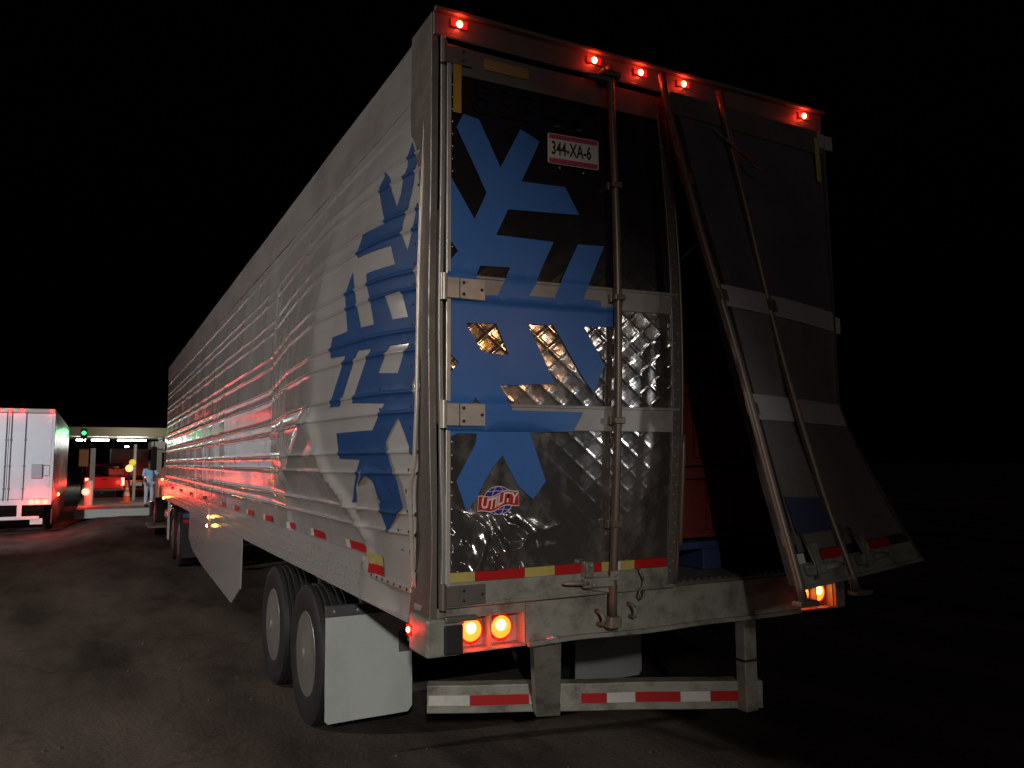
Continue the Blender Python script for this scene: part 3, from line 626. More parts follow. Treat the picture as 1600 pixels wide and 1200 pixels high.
for sA, sB, top in ((1.022, 1.012, 4.02), (.69, .63, 4.02)):
    kz = [1.0, 1.27, 1.75, 2.45, 3.2, 4.02, 4.6]; kp = [Vector(far_pt(sA+(sB-sA)*(4-z)/2.9, max(1.2, min(3.95, z)), .078)[:2]+(z,)) for z in kz]
    zs = []
    for i in range(1, 5):
        for t_ in [q_/6 for q_ in range(6)]:
            p0, p1, p2, p3 = kp[i-1:i+3]; zs.append(tuple(.5*((2*p1)+(p2-p0)*t_+(2*p0-5*p1+4*p2-p3)*t_**2+(3*p1-p0-3*p2+p3)*t_**3)))
    zs.append(tuple(kp[5]))
    r_ = MB().tube(zs, .022, 12).build('lock_rod', M_rod, FD, smooth=True)
    for z in (2.75, 2.17, 1.55, 3.4):
        s_ = sA+(sB-sA)*(4-z)/2.9
        MB().box(s_-.045, s_+.015, .06, .085, z-.03, z+.03).build('rod_bracket', M_rod, r_, deform=ffm)
    p0 = far_pt(sB, 1.2, .075)
    MB().box(p0[0]-.06, p0[0]+.055, p0[1]-.03, p0[1]+.03, 1.255, 1.28).build('rod_cam', M_rod, r_, bevel=.005)
    s_ = sB-.05
    hh = MB().box(s_-.16, s_-.01, .08, .105, 1.38, 1.425).build('handle_base', M_sill, FD, deform=ffm); hh = MB().box(s_-.10, s_-.06, .08, .11, 1.425, 1.52).build('door_handle', M_sill, FD, deform=ffm)
    MB().tube([far_pt(s_-.12, 1.40, .105), far_pt(s_-.2, 1.405, .11), far_pt(s_-.26, 1.40, .10)], [.02, .017, .008], 8).build('handle_grip', M_sill, hh, smooth=True)
    MB().tube([far_pt(s_-.05, 1.56, .08), far_pt(s_-.045, 1.49, .10), far_pt(s_-.06, 1.42, .10), far_pt(s_-.05, 1.36, .10)], .007, 6).build('seal_chain', M_rod, FD, smooth=True)
# torn hanging cable with its red highlight built as a small red piece
MB().tube([(1.52, -.09, 3.86), (1.62, -.16, 3.76), (1.72, -.22, 3.65), (1.83, -.25, 3.55), (1.90, -.27, 3.53)], .006, 6).build('hanging_cable', M_rod, T, smooth=True)
MB().tube([(1.735, -.245, 3.63), (1.775, -.26, 3.585), (1.80, -.265, 3.565)], [.004, .008, .004], 8).build('cable_highlight', M_tapered, T, smooth=True)
for z0, z1 in ((2.685, 2.785), (3.845, 3.935)):
    h = MB().box(2.50, 2.56, -.10, -.09, z0, z1).box(2.53, 2.64, -.09, -.03, z0, z1).build('hinge', M_hinge, T, bevel=.003)
MB().box(WID+.0, WID+.05, -.06, .0, 2.71, 2.80).build('hinge', M_hinge, T, bevel=.004)

# ---- rear impact guard: pushed in at its near end
def bar(t_): return (.28+t_*1.70, .79-t_*.80)
def guard(a, o_, z): x_, y_ = bar(a); return (x_-.425*o_, y_-.90*o_, z+.005*noise.noise((a*4, z*2, 8)))
GD = MB().box(0, 1, -.10, 0, .535, .685, (24, 1, 3)).build('impact_guard', M_sill, T, deform=guard, bevel=.005)
GD['label'] = 'bent rear impact guard pushed in at one end'
for a0, a1, mt in ((.005, .125, M_tapewhite), (.127, .30, M_tapered), (.302, .395, M_tapewhite), (.455, .53, M_tapered), (.532, .615, M_tapewhite), (.617, .75, M_tapered), (.752, .84, M_tapewhite), (.842, .955, M_tapered)):
    MB().box(a0, a1, 0.001, .004, .578, .632, (6, 1, 1)).build('reflective_tape', mt, GD, deform=guard)
MB().add([(.52, -.0, 1.04), (.68, .0, 1.04), (.775, .44, .54), (.905, .40, .54), (.56, .12, 1.04), (.70, .12, 1.04), (.81, .54, .54), (.94, .52, .54)],
         [(0, 1, 3, 2), (5, 4, 6, 7), (0, 2, 6, 4), (1, 5, 7, 3), (2, 3, 7, 6), (0, 4, 5, 1)]).build('guard_strut', M_sill, GD, bevel=.006)
MB().box(1.85, 1.94, -.015, .06, .53, 1.05, (1, 1, 4)).build('guard_strut', M_sill, GD, bevel=.006)
MB().box(1.845, 1.945, -.019, .064, .80, .812).build('strut_band', M_black, GD)
MB().tube([(.575, -.035, 1.06), (.60, -.05, 1.07), (.63, -.045, 1.062), (.62, -.03, 1.04)], .012, 8).build('tow_hook', M_hinge, GD, smooth=True)

# ---- running gear
def tyre_prof():
    Ro, w2 = .505, .14
    p = [(.285, -w2*.8), (.33, -w2*.95), (.42, -w2*1.0), (.475, -w2*.96), (Ro-.008, -w2*.86)]
    for gx_ in (-.075, -.03, .03, .075): p += [(Ro, gx_-.013), (Ro-.014, gx_-.006), (Ro-.014, gx_+.006), (Ro, gx_+.013)]
    p += [(Ro-.008, w2*.86), (.475, w2*.96), (.42, w2), (.33, w2*.95), (.285, w2*.8)]
    return p
def wheel(parent, x, y, side, cover=True):
    # side -1: outer face towards -x
    W = MB().lathe([(.29, -.11), (.27, -.10), (.25, .05), (.12, .06), (.12, .10), (.02, .10)], (0, 0, 0), 'x', 36)
    if side > 0: W.v = [(-a, b_, c) for a, b_, c in W.v]
    W.v = [(a+x, b_+y, c+.505) for a, b_, c in W.v]
    wh = W.build('wheel', M_cover, parent, smooth='auto')
    MB().lathe(tyre_prof(), (x, y, .505), 'x', 56).build('tyre', M_tyre, wh, smooth='auto', fix=False)
    if cover:
        C = MB().lathe([(.302, -.112), (.305, -.122), (.298, -.128), (.26, -.124), (.20, -.134), (.10, -.145), (.055, -.150), (.05, -.158), (.002, -.16)], (0, 0, 0), 'x', 44)
        if side > 0: C.v = [(-a, b_, c) for a, b_, c in C.v]
        C.v = [(a+x, b_+y, c+.505) for a, b_, c in C.v]
        C.build('wheel_cover', M_cover, wh, smooth='auto')
    return wh
for y in (2.655, 3.895):
    wheel(T, .17, y, -1); wheel(T, .50, y, -1, False); wheel(T, 2.10, y, 1, False); wheel(T, 2.43, y, 1)
    MB().cyl((.3, y, .505), (2.3, y, .505), .065, 14).build('axle', M_dark, T, smooth='auto')
MB().box(.72, .80, 1.0, 5.6, .78, 1.10).box(1.80, 1.88, 1.0, 5.6, .78, 1.10).box(.72, 1.88, 2.1, 2.2, .8, 1.0).box(.72, 1.88, 4.4, 4.5, .8, 1.0).build('bogie_frame', M_dark, T)
for x in (.98, 1.62):
    for y in (2.2, 3.45): MB().lathe([(.10, 0), (.14, .04), (.14, .12), (.12, .15), (.14, .18), (.14, .26), (.1, .3)], (x, y, .62), 'z', 18).build('air_spring', M_black, T, smooth=True)
# mud flaps
def flap(x0, x1, label, z0, z1, cut, bar_mat, bend_s):
    poly_ = [(x0+.02, z0), (x1-.03, z0+.01), (x1, z0+.045), (x1, z1-cut*1.05), (x1-cut*.55, z1), (x0, z1), (x0, z0+.02)]
    f_ = decal('mud_flap', poly_, [], [x0+.08*k for k in range(1, 8)], [z0+.08*k for k in range(1, 10)], lambda a, b_: (a, 1.90+bend_s*math.sin((z1-b_)*2.2)*.05+.01*noise.noise((a*3, b_*3, 0)), b_), M_flap, T)
    sm = f_.modifiers.new('thickness', 'SOLIDIFY'); sm.thickness = .008
    f_['label'] = label
    for p_ in f_.data.polygons: p_.use_smooth = False
    MB().box(x0-.005, x1-cut*.55, 1.87, 1.91, z1-.005, z1+.065).build('flap_bar', bar_mat, f_, bevel=.003)
    b2 = MB()
    for k in range(3): b2.lathe([(.011, 0), (.009, -.006), (.001, -.008)], (x0+.05+k*.16, 1.87, z1+.028), 'y', 8)
    b2.build('bolts', M_rivet, f_)['kind'] = 'stuff'
    return f_
fl = flap(-.005, .595, 'large pale near mud flap with clipped corner', .215, .905, .15, M_flapbar, -.3)
MB().box(.50, .590, 1.878, 1.888, .625, .76).build('sticker', M_sticker, fl)
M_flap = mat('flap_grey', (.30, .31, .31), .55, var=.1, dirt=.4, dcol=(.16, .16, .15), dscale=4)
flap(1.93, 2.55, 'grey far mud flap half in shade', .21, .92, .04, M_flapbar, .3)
MB().tube([(.60, 1.9, .70), (.66, 1.7, .71), (.70, 1.2, .74)], .018, 8).build('flap_stay', M_dark, T, smooth=True)
# side skirt
sk = [(5.40, 1.13), (5.34, .62), (5.86, .40), (8.67, .50), (9.85, .58), (10.6, .72), (10.7, 1.13)]
MB().prism(sk, lambda y, z: (-.006-.03*(1.13-z), y, z), lambda y, z: (.010-.03*(1.13-z), y, z)).build('side_skirt', M_wall, T)
for y in (6.2, 7.6, 9.0, 10.3): MB().box(.012, .05, y, y+.05, .62, 1.12).build('skirt_brace', M_dark, T)
for x in (.45, 2.05):
    lgd = MB().box(x, x+.13, 11.4, 11.53, .62, 1.15).box(x+.015, x+.115, 11.415, 11.515, .36, .62).build('landing_leg', M_frame, T, bevel=.004)
    MB().box(x-.06, x+.19, 11.34, 11.59, .335, .36).build('foot_plate', M_hinge, lgd, bevel=.004)
MB().box(.15, 2.45, LEN+.05, LEN+.55, 2.1, 3.9).build('cooling_unit', M_white_paint, T, bevel=.03)

# ================================================================ cargo inside
CG = 'red crates stacked inside the trailer'
cl = ['lowest red crate of the stack inside the open trailer door', 'middle red crate of the stack inside the open trailer door', 'topmost visible red crate of the stack inside the open trailer door']
for k, (x0, x1, z0, z1) in enumerate(((1.42, 2.44, 1.455, 1.875), (1.42, 2.27, 1.885, 2.385), (1.42, 2.10, 2.395, 2.72))):
    C = empty('red_crate', ((x0+x1)/2, .72, z0)); hw = (x1-x0)/2; hh = z1-z0
    MB().box(-hw+.03, hw-.03, -.37, .37, 0, hh-.03).build('body', M_crate, C, bevel=.012)
    MB().box(-hw, hw, -.40, .40, hh-.07, hh).build('rim', M_crate, C, bevel=.008)
    MB().box(-hw, hw, -.385, .385, .0, .045).build('foot_rim', M_crate, C, bevel=.006)
    for j in range(5): MB().box(-hw+.05+j*(2*hw-.12)/4-.012, -hw+.05+j*(2*hw-.12)/4+.02, -.392, -.37, .05, hh-.07).build('stiffener', M_crate, C)
    tag(C, cl[k], 'crate', CG)
Pp = empty('pallet', (1.9, .72, 1.272)); tag(Pp, 'blue plastic pallet under the red crates inside the trailer', 'pallet')
for x in (-.52, -.06, .40): MB().box(x, x+.14, -.42, .42, 0, .12).build('foot_block', M_pallet, Pp, bevel=.006)
for y in (-.42, -.2, .02, .24): MB().box(-.54, .56, y, y+.16, .121, .165).build('deck_board', M_pallet, Pp, bevel=.004)
ob = MB().box(2.40, 2.455, .20, .26, 1.276, 1.50).box(2.39, 2.465, .19, .27, 1.272, 1.28).build('corner_guard', M_orange, None, bevel=.004)
tag(ob, 'short orange plastic corner post beside the blue pallet', 'post')

# ================================================================ the tractor pulling it
K = empty('semi_tractor', (0, 0, 0)); tag(K, 'pale day cab tractor coupled to the front of the white trailer', 'truck')
M_cab = mat('cab_paint', (.46, .47, .43), .3, coat=.3, var=.05, dirt=.2, dcol=(.2, .18, .15))
MB().box(.85, .95, 12.0, 21.6, .78, 1.02).box(1.65, 1.75, 12.0, 21.6, .78, 1.02).box(.85, 1.75, 13.2, 14.2, .98, 1.09).build('chassis', M_dark, K)
for y in (13.0, 14.28):
    wheel(K, .17, y, -1); wheel(K, .50, y, -1, False); wheel(K, 2.43, y, 1); wheel(K, 2.10, y, 1, False)
wheel(K, .20, 20.6, -1); wheel(K, 2.40, 20.6, 1)
cabp = [(17.0, 1.05), (17.0, 2.62), (17.15, 2.74), (18.5, 2.74), (18.75, 2.62), (19.15, 1.95), (19.2, 1.05)]
CAB = MB().prism(cabp, lambda y, z: (.16, y, z), lambda y, z: (2.44, y, z)).build('cab', M_cab, K, bevel=.04)
hoodp = [(19.2, 1.0), (19.2, 1.92), (20.6, 1.78), (21.5, 1.60), (21.6, 1.0), (21.2, .95), (21.15, 1.1), (20.95, 1.26), (20.6, 1.32), (20.25, 1.26), (20.05, 1.1), (20.0, .95)]
MB().prism(hoodp, lambda y, z: (.20, y, z), lambda y, z: (2.40, y, z)).build('hood', M_cab, K, bevel=.03)
dr = MB().box(.150, .162, 17.75, 18.95, 1.10, 2.60).build('cab_door', M_cab, K, bevel=.01)
MB().prism([(17.85, 1.95), (17.85, 2.52), (18.55, 2.52), (18.88, 1.98)], lambda y, z: (.146, y, z), lambda y, z: (.151, y, z)).build('window', M_glass, dr)
MB().box(.138, .150, 17.84, 17.98, 1.62, 1.66).build('door_handle', M_chrome, dr, bevel=.003)
MB().box(1.0, 1.6, 16.985, 16.998, 1.9, 2.5).box(.3, .9, 16.985, 16.998, 1.9, 2.5).build('rear_window', M_glass, K)
mr_ = MB().box(-.16, -.02, 18.95, 19.05, 1.75, 2.35).build('wing_mirror', M_dark, K, bevel=.02)
MB().tube([(-.09, 19.0, 2.35), (-.09, 19.0, 2.5), (.16, 18.7, 2.55)], .014, 6).tube([(-.09, 19.0, 1.75), (-.09, 19.0, 1.6), (.18, 19.0, 1.55)], .014, 6).build('mirror_arm', M_chrome, mr_, smooth=True)
MB().tube([(.28, 16.75, 1.0), (.28, 16.75, 3.0), (.26, 16.65, 3.1)], .065, 14).build('exhaust_stack', M_chrome, K, smooth=True)
MB().lathe([(.02, 0), (.28, .01), (.31, .05), (.31, 1.45), (.28, 1.49), (.02, 1.5)], (.38, 15.6, .72), 'y', 28).build('fuel_tank', M_chrome, K, smooth='auto')
for y in (17.25, 17.9): MB().box(-.26, .45, y, y+.5, .42, .47).build('cab_step', M_frame, K, bevel=.005)
MB().box(.02, .06, 15.35, 15.5, .30, 1.12).build('fender_panel', M_white_paint, K, bevel=.01)
mf = MB().box(.02, .62, 12.05, 12.065, .25, .95).build('mud_flap', M_black, K)
MB().box(.03, .33, 12.035, 12.045, .86, .92).build('reflective_tape', M_tapered, mf); MB().box(.332, .60, 12.035, 12.045, .86, .92).build('reflective_tape', M_tapewhite, mf)
MB().box(.02, .62, 12.03, 12.06, .955, 1.03).build('light_bar', mat('blue_panel', (.05, .12, .3), .4), mf)
MB().box(.0, 2.6, 21.62, 21.82, .45, .85).build('front_bumper', M_chrome, K, bevel=.03)
MB().box(.7, 1.9, 21.61, 21.64, .95, 1.55).build('grille', M_dark, K)
al = MB().box(.145, .152, 19.9, 20.0, 1.42, 1.47).build('side_marker_lamp', M_amberstick, K)
MB().dome((.19, 19.95, 1.5), .03, -.02, 'x', 10, 3).build('glowing_lens', M_amber_lit, al, smooth=True)
al = MB().box(-.004, .003, 16.35, 16.45, 1.12, 1.17).build('side_marker_lamp', M_amberstick, K)
MB().dome((-.006, 16.4, 1.145), .03, -.02, 'x', 10, 3).build('glowing_lens', M_amber_lit, al, smooth=True)

# ================================================================ neighbouring white trailer in the next lane
Q = empty('box_trailer', (-5.24, 27.25, -.35)); tag(Q, 'white box trailer with four lock rods and red lamps standing in the next lane', 'trailer')
M_qdoor = mat('door_white_paint', (.66, .66, .70), .35, coat=.2, var=.05, vscale=2, dirt=.25, dcol=(.35, .33, .33), dscale=1.5)
M_qside = mat('side_silver_paint', (.42, .42, .40), .3, .2, var=.06)
QW, QT, QL = 2.58, 3.47, 15.2
MB().box(0, QW, .05, QL, .92, QT).build('body', M_qside, Q, bevel=.01)
MB().box(0, QW, -.04, .048, 3.36, QT+.01).build('header', M_frame, Q, bevel=.01)
for a_, c_ in ((-.01, .07), (QW-.07, QW+.01)): MB().box(a_, c_, -.04, .048, .95, 3.358).build('corner_post', M_qdoor, Q, bevel=.008)
MB().box(0, QW, -.05, .048, .86, 1.04).build('sill', M_qdoor, Q, bevel=.008)
for x0, x1 in ((.075, 1.283), (1.297, QW-.075)):
    d_ = MB().box(x0, x1, -.02, .045, 1.05, 3.35).build('rear_door', M_qdoor, Q, bevel=.006)
    for zz_ in (1.35, 1.95, 2.55, 3.1):
        xh = x0+.01 if x0 < 1 else x1-.10
        MB().box(xh, xh+.09, -.035, -.021, zz_, zz_+.06).build('hinge', M_hinge, d_)
    for f_ in ((.62, .95) if x0 < 1 else (.05, .38)):
        xr = x0+(x1-x0)*f_
        r_ = MB().cyl((xr, -.05, 1.0), (xr, -.05, 3.42), .016, 8).build('lock_rod', mat('rod_grey', (.16, .16, .17), .5, .4), d_, smooth='auto')
        for zz_ in (1.3, 1.9, 2.6): MB().box(xr-.035, xr+.035, -.06, -.021, zz_, zz_+.05).build('rod_bracket', M_frame, r_)
MB().box(1.97, 2.28, -.12, -.022, 1.60, 1.98).build('document_box', mat('box_grey', (.35, .36, .38), .5), Q, bevel=.01)
MB().box(2.28, 2.52, -.036, -.021, 1.62, 1.98).build('vent_door', M_qdoor, Q, bevel=.006)
MB().box(2.30, 2.50, -.039, -.0365, 1.65, 1.95).build('vent_frame', M_sticker, Q)
MB().box(2.32, 2.48, -.042, -.0395, 1.67, 1.93).build('vent_cover', M_qdoor, Q)
for x in (.10, .97, 1.29, 1.61, 2.48):
    l = MB().box(x-.05, x+.05, -.05, -.042, 3.40, 3.455).build('marker_lamp', M_red_dim, Q)
    MB().dome((x, -.05, 3.43), .036, -.02, 'y', 10, 3).build('glowing_lens', mat('lit_far_red', (.5, .02, .01), .3, emit=(1, .004, .003), estr=60), l, smooth=True); point_light('marker_light', (x, -.16, 3.40), 1.5, (1, .02, .012), .03, Q)
for x in (.2, .4, 2.02, 2.2, 2.42):
    l = MB().lathe([(.075, -.05), (.075, -.07), (.06, -.075), (.002, -.078)], (x, 0, .955), 'y', 16).build('tail_lamp', mat('lit_tail_red', (.6, .05, .03), .3, emit=(1, .06, .03), estr=14), Q, smooth=True)
    if x > .5: point_light('tail_lamp_light', (x, -.25, .93), 9, (1, .03, .015), .06, Q)
MB().box(.05, 2.25, -.06, .02, .33, .45).build('impact_guard', M_white_paint, Q, bevel=.006)
for x in (.55, 1.62): MB().box(x, x+.13, -.04, .06, .45, .86).build('guard_strut', M_white_paint, Q)
MB().box(2.0, 2.35, -.03, .0, .22, .36).build('mud_flap', M_white_paint, Q)
MB().box(QW-.02, QW+.005, .6, QL-2, .18, .915).build('side_skirt', mat('skirt_red_glow', (.16, .05, .045), .5), Q)  # red glow from lamps nearby is put into the skirt's colour
for k in range(12): MB().box(QW+.0, QW+.012, .3+k*1.22, .34+k*1.22, .95, 3.4).build('side_post', M_qside, Q)
for y in (2.6, 3.85):
    wheel(Q, 2.40, y, 1); wheel(Q, .17, y, -1)
al = MB().box(QW+.006, QW+.02, 4.6, 4.75, 1.0, 1.06).build('side_marker_lamp', M_amberstick, Q)
MB().dome((QW+.02, 4.68, 1.03), .05, .03, 'x', 10, 3).build('glowing_lens', M_amber_lit, al, smooth=True)

def qz(z): return float(np.interp(z, [0, .18, .33, .95, 3.48], [0, .26, .48, 1.03, 4.10]))
done = set()
for o in list(Q.children_recursive):
    if o.type == 'LIGHT': o.location.z = qz(o.location.z)
    elif o.type == 'MESH' and o.name.split('.')[0] not in ('wheel', 'tyre', 'wheel_cover') and o.data not in done:
        done.add(o.data)
        for v in o.data.vertices: v.co.z = qz(v.co.z)
# ================================================================ toll plaza far ahead
I = MB().box(-2.0, 4.6, 29.8, 41.6, -.05, .26).build('traffic_island', mat('concrete', (.30, .28, .25), .8, var=.15, vscale=2), bevel=.04)
tag(I, 'low concrete island with a pale kerb across the lane ahead', 'traffic island')
MB().box(-2.02, 4.62, 29.77, 29.92, -.05, .275).build('kerb', M_greywall, I, bevel=.02)
Cn = empty('toll_canopy', (0, 0, 0)); tag(Cn, 'long flat canopy with white fluorescent tubes over the toll lanes', 'canopy')
MB().box(-8, 16, 84, 96, 4.62, 5.5).build('roof', mat('canopy_fascia', (.30, .27, .19), .6, var=.12), Cn, bevel=.04)
for x in (-7, 4.6, 15): MB().box(x-.2, x+.2, 89.8, 90.2, 0, 4.62).build('column', M_greywall, Cn)
M_tube = mat('lit_fluorescent', (.9, .9, .9), .4, emit=(.93, 1, .96), estr=26)
for x0, x1 in ((-6.4, -4.0), (-3.2, -2.4), (-1.9, -.35), (.4, 3.0), (7, 9.6), (11, 13.5)):
    MB().box(x0, x1, 85.6, 85.9, 4.20, 4.36).build('fluorescent_lamp', M_tube, Cn, bevel=.03)
MB().box(1.15, 1.5, 87.4, 87.6, 3.6, 3.75).build('fluorescent_lamp', M_tube, Cn, bevel=.03)
point_light('canopy_and_fascia_light', (1.5, 88, 3.9), 500, (.95, 1, .97), .6, Cn); point_light('canopy_and_fascia_light', (2, 80, 4.3), 420, (1, .95, .8), .4, Cn)  # second lamp has no fitting, added in front to brighten the fascia
G_ = empty('traffic_signal', (-2.05, 46.5, 0)); tag(G_, 'slim lane signal post showing a green lamp', 'traffic light')
MB().cyl((0, 0, .2), (0, 0, 3.4), .045, 8).build('post', M_dark, G_)
MB().box(-.16, .16, -.10, .10, 3.36, 3.86).build('housing', M_dark, G_, bevel=.02)
MB().dome((0, -.10, 3.62), .10, -.05, 'y', 16, 4).build('green_lens', mat('lit_green_lens', (.05, .5, .1), .3, emit=(.02, 1, .07), estr=10), G_, smooth=True)
spot_light('green_light', (.1, -.3, 3.62), (-2.7, 33, 2.9), 300, (.05, 1, .12), 11, 1.0, .12, G_)
B_ = empty('toll_booth', (2.45, 38.6, .262)); tag(B_, 'grey toll booth with dark windows standing on the concrete island', 'booth')
MB().box(-1.3, 1.3, 0, 2.2, 0, 2.35).build('wall', M_greywall, B_, bevel=.02)
MB().box(-1.55, 1.5, -.25, 2.4, 2.352, 2.72).build('roof', mat('booth_roof', (.34, .36, .31), .6), B_, bevel=.03)
wn = MB().box(-1.05, -.62, -.02, .01, .95, 2.2).build('window', M_glass, B_); MB().box(-1.09, -.58, -.03, -.021, .88, .95).build('window_sill', M_greywall, wn)
wn = MB().box(-.15, .95, -.02, .01, 1.0, 1.9).build('window', M_glass, B_); MB().box(-.2, 1.0, -.03, -.021, .93, 1.0).build('window_sill', M_greywall, wn)
S_ = empty('marker_post', (.18, 37.4, .262)); tag(S_, 'tall white post carrying a yellow disc beside the toll booth', 'post')
MB().cyl((0, 0, 0), (0, 0, 2.55), .07, 12).build('post', M_white_paint, S_, smooth='auto')
MB().dome((-.09, -.08, 1.72), .15, -.04, 'y', 18, 4).build('yellow_disc', mat('yellow_disc_glow', (.8, .62, .03), .4, emit=(1, .8, .05), estr=.5), S_, smooth=True)  # disc has a weak glow put into its material
S2 = empty('warning_beacon', (-.06, 36.6, .262)); tag(S2, 'short post with a round glowing orange beacon', 'beacon')
MB().cyl((0, 0, 0), (0, 0, 1.3), .05, 10).build('post', M_dark, S2)
MB().lathe([(.01, -.17), (.12, -.12), (.17, 0), (.12, .12), (.01, .17)], (0, 0, 1.46), 'z', 16).build('beacon_lamp', mat('lit_beacon', (.8, .4, .1), .4, emit=(1, .55, .2), estr=1.6), S2, smooth=True)
M_cone = mat('cone_orange', (.75, .16, .03), .5)
Z = empty('traffic_cone', (-.18, 35.0, .262)); tag(Z, 'orange traffic cone with two white bands on the island kerb', 'traffic cone')
MB().box(-.24, .24, -.24, .24, 0, .05).build('base', M_cone, Z, bevel=.01)
MB().lathe([(.17, .05), (.03, .92), (.001, .925)], (0, 0, 0), 'z', 20).build('cone_body', M_cone, Z, smooth='auto')
for z0 in (.30, .58): MB().lathe([(.174-.152*(z0-.05)/.87+.004, z0), (.174-.152*(z0+.1)/.87+.004, z0+.15)], (0, 0, 0), 'z', 20).build('white_band', M_tapewhite, Z, smooth=True)
# sign board and pillar
V_ = empty('sign_board', (-1.75, 40.5, .262)); tag(V_, 'orange and brown board on a white pillar at the lane edge', 'sign')
MB().box(-.38, .02, 0, .08, 1.55, 2.35).build('board', mat('board_orange', (.5, .22, .07), .5, var=.3, vscale=2), V_)
MB().box(.10, .32, -.05, .12, 0, 2.42).build('pillar', M_white_paint, V_)
MB().box(-.40, .04, -.005, .085, 2.352, 2.42).build('board_frame', M_dark, V_)
V2 = empty('lit_bollard', (-1.62, 33.4, .262)); tag(V2, 'white bollard with a bright red warning lamp on the island corner', 'bollard')
MB().lathe([(.16, 0), (.16, .9), (.12, 1.0), (.001, 1.02)], (0, 0, 0), 'z', 18).build('post', M_white_paint, V2, smooth='auto')
MB().dome((-.10, -.17, .55), .14, -.07, 'y', 20, 5).build('red_lamp', mat('lit_red_panel', (.6, .1, .08), .4, emit=(1, .07, .05), estr=12), V2, smooth=True)
point_light('red_lamp_light', (-.1, -.9, .5), 40, (1, .07, .04), .2, V2)
# red pickup and box truck beyond the island
U = empty('pickup_truck', (-.55, 58, .27)); tag(U, 'red pickup truck with lit tail lamps seen from behind', 'pickup truck')
M_redp = mat('pickup_red', (.35, .02, .02), .3, coat=.4)
U.location = (-.95, 46, 0)
MB().box(-1.0, 1.0, 0, 2.2, .55, 1.25).build('bed', M_redp, U, bevel=.05)
MB().prism([(2.2, .55), (2.2, 1.25), (2.4, 1.95), (4.0, 1.95), (4.5, 1.25), (5.8, 1.15), (5.8, .55)], lambda y, z: (-.95, y, z), lambda y, z: (.95, y, z)).build('cab', M_redp, U, bevel=.05)
MB().box(-.75, .75, 2.20, 2.3, 1.35, 1.8).build('rear_window', M_glass, U)
tg = MB().box(-.8, .8, -.02, .0, .65, 1.2).build('tailgate', M_redp, U, bevel=.01); MB().box(-.12, .12, -.04, -.021, 1.05, 1.1).build('handle', M_dark, tg)
MB().box(-1.0, 1.0, -.15, .0, .45, .6).build('rear_bumper', M_chrome, U, bevel=.02)
for x in (-.93, .83): MB().box(x, x+.14, -.03, -.001, .75, 1.15).build('tail_lamp', mat('lit_pickup_lamp', (.6, .05, .03), .3, emit=(1, .15, .08), estr=14), U)
for x in (-.9, .7):
    for y in (.9, 4.7): MB().lathe([(.02, 0), (.22, .0), (.36, .0), (.38, .04), (.38, .18), (.36, .22), (.02, .22)], (x, y, .38), 'x', 20).build('wheel', M_tyre, U, smooth='auto')
bx = MB().box(-.75, .0, 46.3, 47.2, 1.0, 1.62).box(-.77, .02, 46.28, 47.22, 1.58, 1.66).build('wooden_crate', mat('beige_board', (.42, .30, .22), .7, var=.15), bevel=.02); tag(bx, 'beige crate loaded in the bed of the red pickup', 'crate')
point_light('tail_lamp_light', (-.7, -.9, .9), 25, (1, .05, .03), .08, U); point_light('tail_lamp_light', (.7, -.9, .9), 25, (1, .05, .03), .08, U)
X_ = empty('box_truck', (1.1, 68, 0)); tag(X_, 'dark brown box truck standing under the toll canopy', 'truck')
MB().box(-1.45, 1.25, 0, 7, 1.0, 3.15).build('cargo_box', mat('brown_paint', (.14, .09, .085), .5, var=.1), X_, bevel=.02)
MB().box(-1.2, 1.0, 7.05, 9, .6, 2.5).build('cab', M_redp, X_, bevel=.08)
MB().box(-.06, -.02, -.02, .0, 1.05, 3.1).box(-1.45, 1.25, -.03, -.0, .9, 1.0).build('door_seam', M_dark, X_)
MB().box(-1.4, 1.2, -.1, .0, .5, .62).build('bumper', M_hinge, X_)
for x in (-1.35, -1.1, .9, 1.1): MB().box(x, x+.16, -.06, -.03, .78, .88).build('tail_lamp', mat('lit_truck_lamp', (.6, .08, .03), .3, emit=(1, .2, .07), estr=16), X_)
for x in (-1.3, .95): MB().lathe([(.02, 0), (.3, 0), (.48, .0), (.5, .05), (.5, .25), (.48, .3), (.02, .3)], (x, 1.5, .5), 'x', 20).build('wheel', M_tyre, X_, smooth='auto')
point_light('tail_lamp_light', (0, -.8, .8), 30, (1, .1, .05), .1, X_)

# ================================================================ person by the booth
def skinned(name, joints, edges, material, parent, sub=2, root=0):
    me = bpy.data.meshes.new(name); me.from_pydata([j[:3] for j in joints], edges, []); me.update(); me.materials.append(material)
    o_ = link(name, me, parent)
    o_.modifiers.new('skin', 'SKIN')
    if not me.skin_vertices: me.attributes.new
    for i, j in enumerate(joints):
        sv = me.skin_vertices[0].data[i]; sv.radius = (j[3], j[4] if len(j) > 4 else j[3]); sv.use_root = (i == root); sv.use_loose = False
    s_ = o_.modifiers.new('smooth', 'SUBSURF'); s_.levels = sub; s_.render_levels = sub
    for p in me.polygons: p.use_smooth = True
    return o_
PE = empty('person', (.47, 31.0, .262), R(25)); tag(PE, 'person in a light blue shirt standing on the concrete island', 'person')
M_skin = mat('skin', (.16, .085, .055), .55); M_shirt = mat('light_blue_cloth', (.40, .70, .92), .75, var=.1, vscale=8); M_trouser = mat('pale_cloth', (.50, .56, .60), .8, var=.1); M_hair = mat('dark_hair', (.012, .01, .01), .6)
